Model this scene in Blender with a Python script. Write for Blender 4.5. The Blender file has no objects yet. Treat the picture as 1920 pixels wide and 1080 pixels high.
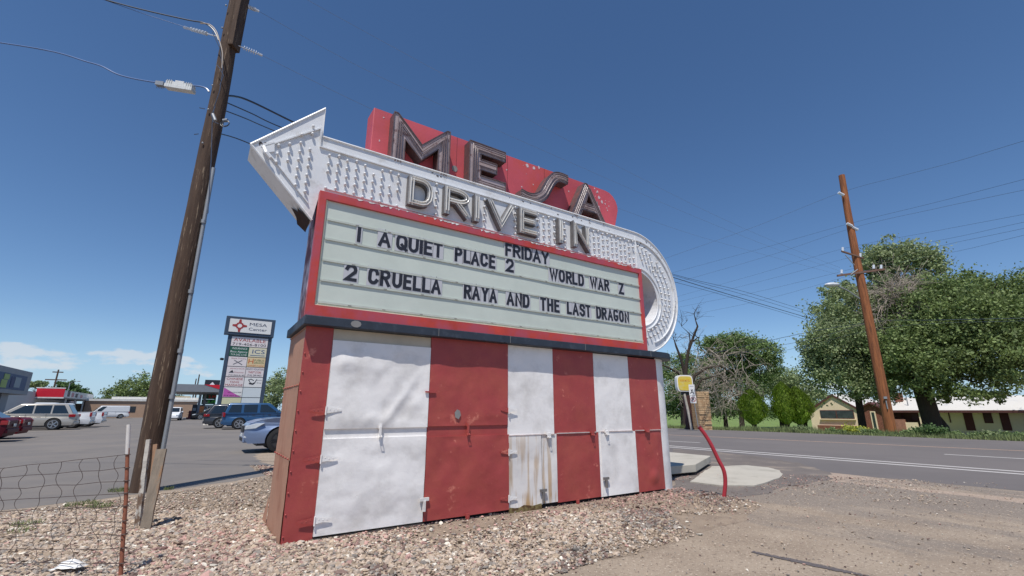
import bpy, bmesh, math, random
import numpy as np
from mathutils import Vector, Matrix, geometry, noise as mnoise
R = math.radians
scene = bpy.context.scene
col = scene.collection

# ------------------------------------------------------------------ camera, sky, sun, exposure
EYE = 1.3
PITCH = math.atan(230/850)
cam = bpy.data.cameras.new('camera'); cam.lens = 36*850/1920; cam.sensor_width = 36
cam.clip_start = 0.05; cam.clip_end = 6000
cam_o = bpy.data.objects.new('camera', cam); col.objects.link(cam_o)
cam_o.location = (0, 0, EYE); cam_o.rotation_euler = (R(90)+PITCH, 0, 0)
scene.camera = cam_o
SUN_EL = 64.0
SUN_H = Vector((-.235, -.97)).normalized()
to_sun = Vector((SUN_H.x*math.cos(R(SUN_EL)), SUN_H.y*math.cos(R(SUN_EL)), math.sin(R(SUN_EL))))
sun = bpy.data.lights.new('sun', 'SUN'); sun.energy = 4.6; sun.angle = R(.5); sun.color = (1, .95, .88)
sun_o = bpy.data.objects.new('sun', sun); col.objects.link(sun_o)
sun_o.rotation_euler = to_sun.to_track_quat('Z', 'Y').to_euler(); sun_o.location = (0, -5, 30)
world = bpy.data.worlds.new('World'); scene.world = world; world.use_nodes = True
wn, wl = world.node_tree.nodes, world.node_tree.links
wn.clear()
w_out = wn.new('ShaderNodeOutputWorld'); w_bg = wn.new('ShaderNodeBackground'); w_bg.inputs[1].default_value = .105
sky = wn.new('ShaderNodeTexSky'); sky.sky_type = 'NISHITA'; sky.sun_disc = False
sky.sun_elevation = R(SUN_EL); sky.sun_rotation = math.atan2(SUN_H.x, SUN_H.y)
sky.altitude = 1400; sky.air_density = 1.0; sky.dust_density = .25; sky.ozone_density = 2.2
def math_n(nt, op, a, b=None, c=None, clamp=False):
    n = nt.nodes.new('ShaderNodeMath'); n.operation = op; n.use_clamp = clamp
    for i, v in enumerate((a, b, c)):
        if v is None: continue
        if isinstance(v, (int, float)): n.inputs[i].default_value = v
        else: nt.links.new(v, n.inputs[i])
    return n.outputs[0]
def clouds():
    nt = world.node_tree
    tc = wn.new('ShaderNodeTexCoord'); sep = wn.new('ShaderNodeSeparateXYZ'); wl.new(tc.outputs['Generated'], sep.inputs[0])
    x, y, z = sep.outputs
    az = math_n(nt, 'ARCTAN2', x, y)                        # 0 = straight ahead, negative = left
    comb = wn.new('ShaderNodeCombineXYZ')
    wl.new(math_n(nt, 'MULTIPLY', az, 9.0), comb.inputs[0]); wl.new(math_n(nt, 'MULTIPLY', z, 22.0), comb.inputs[1])
    no = wn.new('ShaderNodeTexNoise'); no.inputs['Scale'].default_value = 1.7; no.inputs['Detail'].default_value = 9; no.inputs['Roughness'].default_value = .58
    wl.new(comb.outputs[0], no.inputs['Vector'])
    # clouds only in a low band: strong to the left, faint to the right
    def band(v, a, b, c, d):
        m1 = wn.new('ShaderNodeMapRange'); m1.interpolation_type = 'SMOOTHSTEP'; wl.new(v, m1.inputs[0]); m1.inputs[1].default_value = a; m1.inputs[2].default_value = b
        m2 = wn.new('ShaderNodeMapRange'); m2.interpolation_type = 'SMOOTHSTEP'; wl.new(v, m2.inputs[0]); m2.inputs[1].default_value = c; m2.inputs[2].default_value = d; m2.inputs[3].default_value = 1; m2.inputs[4].default_value = 0
        return math_n(nt, 'MULTIPLY', m1.outputs[0], m2.outputs[0])
    el = band(z, .045, .065, .088, .112)
    left = band(az, -1.3, -1.0, -.62, -.50)
    el2 = band(z, .02, .04, .05, .07); right = band(az, .45, .55, .68, .8)
    m = math_n(nt, 'MAXIMUM', math_n(nt, 'MULTIPLY', el, left), math_n(nt, 'MULTIPLY', math_n(nt, 'MULTIPLY', el2, right), .8))
    v = math_n(nt, 'ADD', no.outputs['Fac'], math_n(nt, 'MULTIPLY', math_n(nt, 'SUBTRACT', m, 1.0), .38))
    r = wn.new('ShaderNodeMapRange'); r.interpolation_type = 'SMOOTHSTEP'; wl.new(v, r.inputs[0]); r.inputs[1].default_value = .43; r.inputs[2].default_value = .56
    mix = wn.new('ShaderNodeMix'); mix.data_type = 'RGBA'
    wl.new(math_n(nt, 'MULTIPLY', r.outputs[0], .66), mix.inputs[0])
    hs = wn.new('ShaderNodeHueSaturation'); hs.inputs['Saturation'].default_value = SKY_SAT; hs.inputs['Value'].default_value = SKY_VAL; hs.inputs['Hue'].default_value = SKY_HUE
    wl.new(sky.outputs[0], hs.inputs['Color'])
    # the last few degrees of air above the horizon: pale blue
    hz = wn.new('ShaderNodeMapRange'); hz.interpolation_type = 'SMOOTHSTEP'; wl.new(z, hz.inputs[0]); hz.inputs[1].default_value = .16; hz.inputs[2].default_value = -.02
    hm = wn.new('ShaderNodeMix'); hm.data_type = 'RGBA'; wl.new(math_n(nt, 'MULTIPLY', hz.outputs[0], .85), hm.inputs[0]); wl.new(hs.outputs[0], hm.inputs[6]); hm.inputs[7].default_value = (3.3, 5.2, 7.4, 1)
    wl.new(hm.outputs[2], mix.inputs[6]); mix.inputs[7].default_value = (6.6, 6.9, 7.3, 1)
    wl.new(mix.outputs[2], w_bg.inputs[0])
SKY_SAT, SKY_VAL, SKY_HUE = 1.15, 1.12, .502
clouds()
wl.new(w_bg.outputs[0], w_out.inputs[0])
scene.view_settings.view_transform = 'Standard'; scene.view_settings.look = 'None'
scene.view_settings.exposure = 0; scene.view_settings.gamma = 1; scene.view_settings.use_curve_mapping = False
scene.render.engine = 'CYCLES'

# ------------------------------------------------------------------ measuring: the place's own grid runs 33.7 degrees off the view
TH = R(33.7)
D = Vector((math.cos(TH), math.sin(TH), 0)); N = Vector((-math.sin(TH), math.cos(TH), 0))
def ray(u, v):
    xc = (u-960)/850; yc = (540-v)/850
    return Vector((xc, math.cos(PITCH)-yc*math.sin(PITCH), math.sin(PITCH)+yc*math.cos(PITCH)))
def G(u, v, z=0):
    r = ray(u, v); return r*((z-EYE)/r.z) + Vector((0, 0, EYE))
def AY(u, v, Y):
    r = ray(u, v); return r*(Y/r.y) + Vector((0, 0, EYE))
def PA(u, v, a):
    r = ray(u, v); q = r*(a/r.dot(D)); return q.dot(N), q.z+EYE
def PB(u, v, b):
    r = ray(u, v); q = r*(b/r.dot(N)); return q.dot(D), q.z+EYE
def W(a, b, z=0):
    return D*a + N*b + Vector((0, 0, z))
def ground_z(a):
    if a < 31: return 0.0
    return -(min(a, 62)-31)*.033

# ------------------------------------------------------------------ materials
def S(r, g, b):
    f = lambda c: ((c/255+.055)/1.055)**2.4 if c/255 > .04045 else c/255/12.92
    return (f(r), f(g), f(b), 1)
MATS = {}
def M(name, c, rough=.6, metal=0, var=.12, vs=3, c2=None, t2=.62, s2=6, w2=.05, c3=None, t3=.7, s3=25, bump=0, bs=30, bd=.01, coat=0, spec=None, detail=6, stretch=None, island=0, trans=0):
    """procedural surface: base colour with soft variation, up to two layers of patches (c2, c3), grain as bump"""
    if name in MATS: return MATS[name]
    m = bpy.data.materials.new(name); m.use_nodes = True; MATS[name] = m
    nt = m.node_tree; nd, lk = nt.nodes, nt.links; bs_ = nd['Principled BSDF']
    bs_.inputs['Roughness'].default_value = rough; bs_.inputs['Metallic'].default_value = metal
    if coat: bs_.inputs['Coat Weight'].default_value = coat; bs_.inputs['Coat Roughness'].default_value = .06
    if spec is not None: bs_.inputs['Specular IOR Level'].default_value = spec
    tc = nd.new('ShaderNodeTexCoord'); vec = tc.outputs['Object']
    if stretch:
        mp = nd.new('ShaderNodeMapping'); mp.inputs['Scale'].default_value = stretch; lk.new(vec, mp.inputs[0]); vec = mp.outputs[0]
    def noise(s, d=detail, r=.6):
        n = nd.new('ShaderNodeTexNoise'); n.inputs['Scale'].default_value = s; n.inputs['Detail'].default_value = d; n.inputs['Roughness'].default_value = r
        lk.new(vec, n.inputs['Vector']); return n.outputs['Fac']
    def mix(fac, a, b, mode='MIX'):
        x = nd.new('ShaderNodeMix'); x.data_type = 'RGBA'; x.blend_type = mode
        if isinstance(fac, (int, float)): x.inputs[0].default_value = fac
        else: lk.new(fac, x.inputs[0])
        for i, q in ((6, a), (7, b)):
            if isinstance(q, tuple): x.inputs[i].default_value = q
            else: lk.new(q, x.inputs[i])
        return x.outputs[2]
    base = c
    if var:
        lo = tuple(v*(1-var) for v in c[:3])+(1,); hi = tuple(min(1, v*(1+var)) for v in c[:3])+(1,)
        mr = nd.new('ShaderNodeMapRange'); lk.new(noise(vs), mr.inputs[0]); mr.inputs[1].default_value = .3; mr.inputs[2].default_value = .7
        base = mix(mr.outputs[0], lo, hi)
    if island:
        g = nd.new('ShaderNodeNewGeometry'); rp = nd.new('ShaderNodeMapRange'); lk.new(g.outputs['Random Per Island'], rp.inputs[0])
        rp.inputs[3].default_value = 1-island; rp.inputs[4].default_value = 1+island
        sc = nd.new('ShaderNodeVectorMath'); sc.operation = 'SCALE'
        if isinstance(base, tuple): sc.inputs[0].default_value = base[:3]
        else: lk.new(base, sc.inputs[0])
        lk.new(rp.outputs[0], sc.inputs['Scale']); base = sc.outputs[0]
    for cc, tt, ss, ww in ((c2, t2, s2, w2), (c3, t3, s3, .03)):
        if cc is None: continue
        mr = nd.new('ShaderNodeMapRange'); lk.new(noise(ss, 8, .65), mr.inputs[0]); mr.inputs[1].default_value = tt-ww; mr.inputs[2].default_value = tt+ww
        base = mix(mr.outputs[0], base, cc)
    if isinstance(base, tuple): bs_.inputs['Base Color'].default_value = base
    else: lk.new(base, bs_.inputs['Base Color'])
    if bump:
        b = nd.new('ShaderNodeBump'); b.inputs['Strength'].default_value = bump; b.inputs['Distance'].default_value = bd
        lk.new(noise(bs, 5), b.inputs['Height']); lk.new(b.outputs[0], bs_.inputs['Normal'])
    if trans:
        tr = nd.new('ShaderNodeBsdfTranslucent'); ms = nd.new('ShaderNodeMixShader'); ms.inputs[0].default_value = trans
        if isinstance(base, tuple): tr.inputs[0].default_value = base
        else: lk.new(base, tr.inputs[0])
        lk.new(bs_.outputs[0], ms.inputs[1]); lk.new(tr.outputs[0], ms.inputs[2]); lk.new(ms.outputs[0], nd['Material Output'].inputs[0])
    return m

# ------------------------------------------------------------------ mesh builder
class MB:
    def __init__(s): s.v = []; s.f = []; s.m = []
    def add(s, vs, fs, mi=0):
        o = len(s.v); s.v += [tuple(v) for v in vs]; s.f += [tuple(i+o for i in f) for f in fs]; s.m += [mi]*len(fs); return s
    def box(s, x0, x1, y0, y1, z0, z1, mi=0):
        return s.add([(x0,y0,z0),(x1,y0,z0),(x1,y1,z0),(x0,y1,z0),(x0,y0,z1),(x1,y0,z1),(x1,y1,z1),(x0,y1,z1)],
                     [(0,3,2,1),(4,5,6,7),(0,1,5,4),(1,2,6,5),(2,3,7,6),(3,0,4,7)], mi)
    def prism(s, pts, lo, hi, axis='y', mi=0, side=None):
        """polygon extruded along an axis; axis y: pts are (x,z); z: (x,y); x: (y,z). lo/hi may be functions of the point"""
        n = len(pts); side = mi if side is None else side
        def p(q, t):
            t = t(q) if callable(t) else t
            return (q[0], t, q[1]) if axis == 'y' else (q[0], q[1], t) if axis == 'z' else (t, q[0], q[1])
        tri = geometry.tessellate_polygon([[Vector((a, b, 0)) for a, b in pts]])
        vs = [p(q, lo) for q in pts]+[p(q, hi) for q in pts]
        s.add(vs, [tuple(t) for t in tri]+[tuple(i+n for i in reversed(t)) for t in tri], mi)
        s.add(vs, [(i, (i+1) % n, (i+1) % n+n, i+n) for i in range(n)], side); return s
    def tube(s, path, r, n=6, mi=0, cap=True):
        path = [Vector(q) for q in path]; rs = r if isinstance(r, (list, tuple)) else [r]*len(path)
        prev = None; vs = []; k = len(path)
        for i, q in enumerate(path):
            t = (path[min(i+1, k-1)]-path[max(i-1, 0)])
            t = t.normalized() if t.length > 1e-9 else Vector((0, 0, 1))
            if prev is None: a = t.orthogonal().normalized()
            else: a = (prev-t*prev.dot(t)); a = a.normalized() if a.length > 1e-6 else t.orthogonal().normalized()
            prev = a; b = t.cross(a)
            vs += [q+(a*math.cos(2*math.pi*j/n)+b*math.sin(2*math.pi*j/n))*rs[i] for j in range(n)]
        fs = [(i*n+j, i*n+(j+1) % n, (i+1)*n+(j+1) % n, (i+1)*n+j) for i in range(k-1) for j in range(n)]
        if cap: fs += [tuple(range(n-1, -1, -1)), tuple(range((k-1)*n, k*n))]
        return s.add(vs, fs, mi)
    def ribbon(s, pl, w, y0, y1, mi=0, closed=False, square=True, side=None):
        """flat stroke of width w following polyline pl in (x,z), mitred, extruded y0..y1"""
        P = [Vector(q) for q in pl]; n = len(P); L_, R_ = [], []
        if not closed and square:
            P[0] = P[0]-(P[1]-P[0]).normalized()*w*.5; P[-1] = P[-1]+(P[-1]-P[-2]).normalized()*w*.5
        for i in range(n):
            if closed: a, b = P[i-1], P[(i+1) % n]
            else: a, b = P[max(i-1, 0)], P[min(i+1, n-1)]
            d1 = (P[i]-a); d2 = (b-P[i])
            d1 = d1.normalized() if d1.length > 1e-9 else d2.normalized(); d2 = d2.normalized() if d2.length > 1e-9 else d1
            n1 = Vector((-d1.y, d1.x)); n2 = Vector((-d2.y, d2.x)); m = n1+n2
            m = m.normalized() if m.length > 1e-6 else n1
            k = min(1/max(m.dot(n1), .2), 2.2)
            L_.append(P[i]+m*w*.5*k); R_.append(P[i]-m*w*.5*k)
        vs = []
        for l, r in zip(L_, R_): vs += [(l.x, y0, l.y), (r.x, y0, r.y), (l.x, y1, l.y), (r.x, y1, r.y)]
        sd = mi if side is None else side
        rng = range(n) if closed else range(n-1)
        s.add(vs, [(4*i, 4*i+1, 4*((i+1) % n)+1, 4*((i+1) % n)) for i in rng], mi)
        s.add(vs, [q for i in rng for q in ((4*i+2, 4*((i+1) % n)+2, 4*((i+1) % n)+3, 4*i+3), (4*i, 4*((i+1) % n), 4*((i+1) % n)+2, 4*i+2), (4*i+1, 4*i+3, 4*((i+1) % n)+3, 4*((i+1) % n)+1))], sd)
        if not closed: s.add(vs, [(0, 2, 3, 1), (4*n-4, 4*n-3, 4*n-1, 4*n-2)], sd)
        return s
    def ball(s, c, r, n=8, k=5, mi=0, sx=1, sy=1, sz=1):
        vs = [(c[0], c[1], c[2]+r*sz)]
        for i in range(1, k):
            t = math.pi*i/k
            vs += [(c[0]+r*sx*math.sin(t)*math.cos(2*math.pi*j/n), c[1]+r*sy*math.sin(t)*math.sin(2*math.pi*j/n), c[2]+r*sz*math.cos(t)) for j in range(n)]
        vs.append((c[0], c[1], c[2]-r*sz))
        fs = [(0, 1+j, 1+(j+1) % n) for j in range(n)]
        for i in range(k-2): fs += [(1+i*n+j, 1+(i+1)*n+j, 1+(i+1)*n+(j+1) % n, 1+i*n+(j+1) % n) for j in range(n)]
        l = 1+(k-2)*n; fs += [(l+j, len(vs)-1, l+(j+1) % n) for j in range(n)]
        return s.add(vs, fs, mi)
    def grid(s, fn, nu, nv, mi=0):
        vs = [fn(i/nu, j/nv) for j in range(nv+1) for i in range(nu+1)]
        return s.add(vs, [(j*(nu+1)+i, j*(nu+1)+i+1, (j+1)*(nu+1)+i+1, (j+1)*(nu+1)+i) for j in range(nv) for i in range(nu)], mi)
    def mul(s, k):
        s.v = [(a*k, b*k, c*k) for a, b, c in s.v]; return s
def smooth_mesh(me, ang=40):
    me.shade_smooth()
    try: me.set_sharp_from_angle(angle=R(ang))
    except Exception: pass
def obj(name, mb, mats, parent=None, smooth=0, bevel=0, label=None, recalc=True):
    me = bpy.data.meshes.new(name); me.from_pydata(mb.v, [], mb.f)
    for m in (mats if isinstance(mats, (list, tuple)) else [mats]): me.materials.append(m)
    me.polygons.foreach_set('material_index', mb.m)
    if recalc:
        bm = bmesh.new(); bm.from_mesh(me)
        bmesh.ops.remove_doubles(bm, verts=bm.verts, dist=1e-5)
        bmesh.ops.recalc_face_normals(bm, faces=bm.faces); bm.to_mesh(me); bm.free()
    if smooth: smooth_mesh(me, smooth)
    o = bpy.data.objects.new(name, me); col.objects.link(o); o.parent = parent
    if bevel:
        b = o.modifiers.new('bevel', 'BEVEL'); b.width = bevel; b.segments = 2; b.limit_method = 'ANGLE'; b.angle_limit = R(35)
    if label: o['label'] = label
    return o
def tag(o, label, cat, group=None, kind=None):
    o['label'] = label; o['category'] = cat
    if group: o['group'] = group
    if kind: o['kind'] = kind
    return o
def struct(name, mb, mats, smooth=0, recalc=True):
    o = obj(name, mb, mats, None, smooth, recalc=recalc); o['kind'] = 'structure'; return o
def thing(name, label, cat, loc=(0, 0, 0), rz=0, group=None):
    o = bpy.data.objects.new(name, None); col.objects.link(o); o.location = loc; o.rotation_euler = (0, 0, rz); o.empty_display_size = .2
    return tag(o, label, cat, group)
def copy_tree(o, parent=None):
    c = o.copy(); col.objects.link(c); c.parent = parent
    for ch in list(o.children): copy_tree(ch, c)
    return c
def np_mesh(name, verts, faces, mats, parent=None, mi=None):
    """verts (n,3), faces (m,k) arrays"""
    me = bpy.data.meshes.new(name); k = faces.shape[1]
    me.vertices.add(len(verts)); me.vertices.foreach_set('co', verts.astype(np.float32).ravel())
    me.loops.add(faces.size); me.loops.foreach_set('vertex_index', faces.astype(np.int32).ravel())
    me.polygons.add(len(faces)); me.polygons.foreach_set('loop_start', np.arange(0, faces.size, k, dtype=np.int32))
    me.polygons.foreach_set('loop_total', np.full(len(faces), k, dtype=np.int32))
    for m in (mats if isinstance(mats, (list, tuple)) else [mats]): me.materials.append(m)
    if mi is not None: me.polygons.foreach_set('material_index', mi.astype(np.int32))
    me.update(calc_edges=True); me.validate()
    o = bpy.data.objects.new(name, me); col.objects.link(o); o.parent = parent
    return o
_tc = {}
def text_mb(mb, s, x, z, h, y, w=None, mi=0, bold=.0, thick=.004, align='C', shear=0):
    """flat lettering in the x-z plane facing -y; h = cap height, w = total width to squeeze into"""
    key = (s, bold, shear)
    if key not in _tc:
        cu = bpy.data.curves.new('lettering', 'FONT'); cu.body = s; cu.size = 1; cu.offset = bold; cu.shear = shear; cu.resolution_u = 3
        o = bpy.data.objects.new('lettering', cu); col.objects.link(o)
        dg = bpy.context.evaluated_depsgraph_get(); me = o.evaluated_get(dg).to_mesh()
        _tc[key] = ([tuple(v.co) for v in me.vertices], [tuple(p.vertices) for p in me.polygons])
        bpy.data.objects.remove(o); bpy.data.curves.remove(cu)
    vs, fs = _tc[key]
    if not vs: return mb
    x0 = min(v[0] for v in vs); x1 = max(v[0] for v in vs)
    sc = h/.70; sx = (w/(x1-x0)) if w else sc
    ox = x-(x1-x0)*sx/2 if align == 'C' else x
    mb.add([(ox+(v[0]-x0)*sx, y, z+v[1]*sc) for v in vs], fs, mi)
    return mb
# ------------------------------------------------------------------ the drive-in sign (local units scaled by K; x along the face, y into it)
K = 1.3/1.6
SP = Vector((-2.2974, 5.0024, 0))
sign = thing('marquee_sign', 'tall red and white striped drive-in marquee sign with a white bulb arrow and movie titles', 'marquee sign', SP, TH)
white_p = M('white_paint', S(240, 237, 234), .5, var=.05, vs=2.5, c2=S(206, 202, 197), t2=.6, s2=2.2, w2=.14, c3=S(140, 118, 102), t3=.73, s3=14, bump=.25, bs=4, bd=.03)
arrow_p = M('arrow_white_enamel', S(222, 224, 226), .42, var=.04, vs=3, c2=S(188, 185, 180), t2=.63, s2=4, w2=.1, c3=S(128, 98, 80), t3=.745, s3=10, bump=.12, bs=6, bd=.02)
def streaked(name, base, stain, thr=.55, amt=.8):
    m = M(name, base, .55, var=.06, vs=2, bump=.25, bs=4, bd=.03)
    nt = m.node_tree; nd, lk = nt.nodes, nt.links; bs_ = nd['Principled BSDF']; src = bs_.inputs['Base Color'].links[0].from_socket
    tc = nd.new('ShaderNodeTexCoord'); mp = nd.new('ShaderNodeMapping'); mp.inputs['Scale'].default_value = (9, 9, .7); lk.new(tc.outputs['Object'], mp.inputs[0])
    no = nd.new('ShaderNodeTexNoise'); no.inputs['Scale'].default_value = 1.6; no.inputs['Detail'].default_value = 4; lk.new(mp.outputs[0], no.inputs[0])
    r = nd.new('ShaderNodeMapRange'); lk.new(no.outputs[0], r.inputs[0]); r.inputs[1].default_value = thr; r.inputs[2].default_value = thr+.12
    sp = nd.new('ShaderNodeSeparateXYZ'); lk.new(tc.outputs['Object'], sp.inputs[0])
    r2 = nd.new('ShaderNodeMapRange'); lk.new(sp.outputs[2], r2.inputs[0]); r2.inputs[1].default_value = .95; r2.inputs[2].default_value = .05; r2.inputs[3].default_value = .35; r2.inputs[4].default_value = 1
    x = nd.new('ShaderNodeMix'); x.data_type = 'RGBA'; lk.new(math_n(nt, 'MULTIPLY', math_n(nt, 'MULTIPLY', r.outputs[0], r2.outputs[0]), amt), x.inputs[0])
    lk.new(src, x.inputs[6]); x.inputs[7].default_value = stain; lk.new(x.outputs[2], bs_.inputs['Base Color'])
    return m
white_rust = streaked('rust_streaked_white_paint', S(226, 222, 218), S(178, 140, 84), .47, .9)
red_p = M('red_paint', S(162, 67, 65), .5, var=.13, vs=1.6, c2=S(172, 82, 70), t2=.58, s2=2.2, w2=.14, c3=S(200, 116, 100), t3=.64, s3=4.5, bump=.25, bs=4, bd=.03)
frame_p = M('faded_red_frame_paint', S(190, 66, 52), .5, var=.16, vs=3, c2=S(176, 76, 90), t2=.5, s2=2.6, w2=.1, c3=S(226, 200, 198), t3=.76, s3=12, bump=.2, bs=15, bd=.005)
pink_p = M('sun_bleached_red_panel', S(196, 84, 92), .5, var=.12, vs=2, c2=S(196, 82, 70), t2=.58, s2=1.6, w2=.1, c3=S(214, 190, 196), t3=.77, s3=4.5, stretch=(1, 1, .8), bump=.2, bs=6, bd=.01)
salmon = M('weathered_salmon_plate', S(178, 134, 110), .75, var=.16, vs=2.5, c2=S(148, 98, 76), t2=.6, s2=2.5, w2=.12, c3=S(200, 158, 112), t3=.74, s3=8, bump=.3, bs=12, bd=.01, stretch=(1, 1, .45))
board_m = M('pale_green_board', S(202, 210, 200), .45, var=.03, vs=1.2, c2=S(188, 196, 186), t2=.62, s2=1.5, w2=.2)
rail_m = M('letter_rail', S(188, 194, 184), .4, var=.1, vs=8, c2=S(120, 116, 106), t2=.72, s2=14)
ledge_m = M('dark_blue_black_paint', S(44, 52, 64), .55, var=.2, vs=5, c2=S(72, 80, 92), t2=.64, s2=7, w2=.1, bump=.2, bs=20, bd=.005)
rustbrown = M('rusty_letter_metal', S(88, 74, 75), .45, metal=.1, var=.2, vs=9, c2=S(116, 74, 68), t2=.6, s2=8, w2=.1, bump=.2, bs=30, bd=.003)
letter_grey = M('aged_grey_enamel', S(162, 163, 164), .4, var=.15, vs=8, c2=S(138, 128, 116), t2=.62, s2=12)
letter_dark = M('letter_return_brown', S(98, 95, 95), .5, var=.2, vs=8)
neon = M('unlit_neon_glass', S(226, 224, 218), .12, var=.03, spec=.8)
neon_d = M('clear_neon_glass', S(128, 113, 114), .25, var=.2, vs=6, spec=.5)
bulb_m = M('frosted_bulb', S(214, 214, 214), .25, var=.04)
socket_m = M('bulb_socket', S(150, 148, 146), .5, var=.1)
blackl = M('black_letter', S(38, 38, 46), .45, var=.1)
plate_l = M('letter_plate', S(190, 190, 194), .35, var=.02)
darkvoid = M('dark_void', S(38, 33, 31), .8)
woodsill = M('grey_wood_sill', S(140, 128, 112), .85, var=.2, vs=8, stretch=(.3, 1, 3))
hole_m = M('rust_hole', S(52, 34, 28), .9, var=.3, vs=12)
greyspot = M('bare_metal_patch', S(132, 130, 128), .6, var=.1)
def sobj(name, mb, mats, parent=None, **kw):
    mb.mul(K); return obj(name, mb, mats, parent or sign, **kw)
def nz(x, y, s, seed=0): return mnoise.noise(Vector((x*s+seed*7.3, y*s+seed*3.1, seed*1.7)))
# core body of the lower cabinet (behind the doors) with its rounded right end
def round_plan(x0, x1, y0, y1, r_out, cx, n=14):
    cy = (y0+y1)/2; ry = (y1-y0)/2
    return [(x0, y0), (x1, y0)]+[(cx+r_out*math.sin(math.pi*i/n), cy-ry*math.cos(math.pi*i/n)) for i in range(1, n)]+[(x1, y1), (x0, y1)]
core = MB().prism(round_plan(.02, 7.2, .05, 1.26, .55, 7.2), -.3, 2.7, 'z')
sobj('cabinet_core', core, darkvoid)
# rounded white end
n = 16; cy = .66
def end_skin(r, ry, z0, z1):
    mb = MB(); pts = [(7.2, cy-ry)]+[(7.22+r*math.sin(math.pi*i/n), cy-ry*math.cos(math.pi*i/n)) for i in range(n+1)]+[(7.2, cy+ry)]
    m = len(pts)
    vs = [(x, y, z0) for x, y in pts]+[(x, y, z1) for x, y in pts]
    mb.add(vs, [(i, i+1, m+i+1, m+i) for i in range(m-1)]); return mb
sobj('rounded_end', end_skin(.68, .66, .0, 2.72), white_p, smooth=40)
# left end of salmon plates, three tiers with overlapping seams, and the skirt at the back foot
mb = MB()
for z0, z1, o in ((-.1, 1.02, .010), (.98, 1.96, .004), (1.93, 2.73, -.002)):
    def fn(u, v, z0=z0, z1=z1, o=o):
        return (-o-.012*abs(nz(u, v*2, 2, z0+3)), .005+u*1.3, z0+(z1-z0)*v)
    mb.grid(fn, 10, 10)
    mb.box(-.014, -.006, .005, 1.305, z1-.035, z1-.022)
mb.add([(-.02, 1.3, .42), (-.02, 1.3, -.15), (-.05, 1.62, -.15), (-.05, 1.58, -.02)], [(0, 1, 2, 3)])
sobj('end_panel', mb, salmon, smooth=50)
mb = MB()
for i in range(7):
    mb.ball((-.025, .05+.2*i, 1.0), .012); mb.ball((-.02, .05+.2*i, 1.93), .01)
for z in [.25*i+.1 for i in range(10)]: mb.ball((.02, -.006, z), .011)
sobj('rivet', mb, red_p)['kind'] = 'stuff'
# corner stripe and upright stripes
def panel(name, x0, x1, z0, z1, y, mat, amp=.012, seed=0, crease=None, nx=26, nzv=26, lip=.02, bow=0.0):
    mb = MB()
    def fn(u, v):
        x = x0+(x1-x0)*u; z = z0+(z1-z0)*v
        e = min(1, min(u, 1-u)*9)*min(1, min(v, 1-v)*9)
        d = nz(x, z, 1.7, seed)*amp*1.6+nz(x, z, 4.1, seed+5)*amp*.55+nz(x, z, 9, seed+9)*amp*.22
        if crease: d += crease(u, v)
        return (x+nz(x, z, 3, seed+20)*.004, y-bow*math.sin(math.pi*v)-max(-.018, d)*e, z)
    mb.grid(fn, nx, nzv)
    # turned edges back to the cabinet
    for (a, b, c, d_) in ((x0, x1, z1, 0), (x0, x1, z0, 0)):
        mb.add([(a, y, c), (b, y, c), (b, y+lip+.02, c), (a, y+lip+.02, c)], [(0, 1, 2, 3)])
    for xx in (x0, x1): mb.add([(xx, y, z0), (xx, y, z1), (xx, y+lip+.02, z1), (xx, y+lip+.02, z0)], [(0, 1, 2, 3)])
    return sobj(name, mb, mat, smooth=60)
panel('corner_stripe', 0.0, .362, -.03, 2.73, 0.0, red_p, .006, 1)
def cr1(u, v):  # diagonal fold running up from the latch
    d = abs((u-.52)*1.0-(v)*.55)/1.14
    ridge = max(0, 1-d*22)*.018*min(1, v*6)*max(0, 1-v*1.1)-.012*max(0, 1-abs(d-.09)*14)*max(0, 1-v*1.2)
    pr = max(0, 1-math.hypot((u-.1)*1.6, (v-.74)*2.4)*3.2)*.035
    kink = max(0, 1-math.hypot((u-.52)*3, v*3.5)*1.4)*.03
    return ridge+pr+kink
doors = []
doors.append(panel('upper_door', .366, 1.845, 1.36, 2.56, -.024, white_p, .016, 2, cr1, 40, 34))
doors.append(panel('lower_door', .366, 1.84, .06, 1.235, -.018, white_p, .017, 3, None, 40, 34))
sobj('header_strip', MB().box(.366, 1.848, -.004, .04, 2.56, 2.72), M('beige_header', S(190, 180, 162), .6, var=.1, vs=4))
sobj('meeting_strip', MB().box(.366, 1.845, .0, .04, 1.2, 1.39), white_p)
sobj('sill', MB().box(.34, 1.88, .0, .06, -.1, .034).box(1.2, 1.86, -.0, .05, -.12, -.02), woodsill)
doors.append(panel('upper_door', 1.852, 3.300, 1.37, 2.73, -.020, red_p, .012, 4, lambda u, v: -.02*max(0, 1-v*9)*math.sin(math.pi*u*2)**2, 40, 34))
doors.append(panel('lower_door', 1.848, 3.325, .06, 1.215, -.022, red_p, .013, 6, lambda u, v: .02*max(0, 1-(1-v)*9)*math.sin(math.pi*(u+.2)*3), 40, 34))
sobj('meeting_strip', MB().box(1.85, 3.31, .0, .04, 1.18, 1.40), red_p)
doors.append(panel('upper_panel', 3.306, 4.305, 1.19, 2.72, -.008, white_p, .007, 7))
doors.append(panel('lower_door', 3.318, 4.0, .07, 1.19, -.022, white_rust, .010, 8, None, 24, 30))
doors.append(panel('lower_panel', 4.02, 4.352, .075, 1.2, -.010, white_rust, .007, 9, None, 14, 26))
sobj('rotted_skirt', MB().prism([(3.33, -.07), (3.33, .09), (3.5, .06), (3.62, .1), (3.8, .07), (3.98, .09), (4.0, -.07)], -.03, .0), M('rusty_green_skirt', S(126, 112, 72), .9, var=.35, vs=12, c2=S(90, 66, 40), t2=.5, s2=14))
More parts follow.
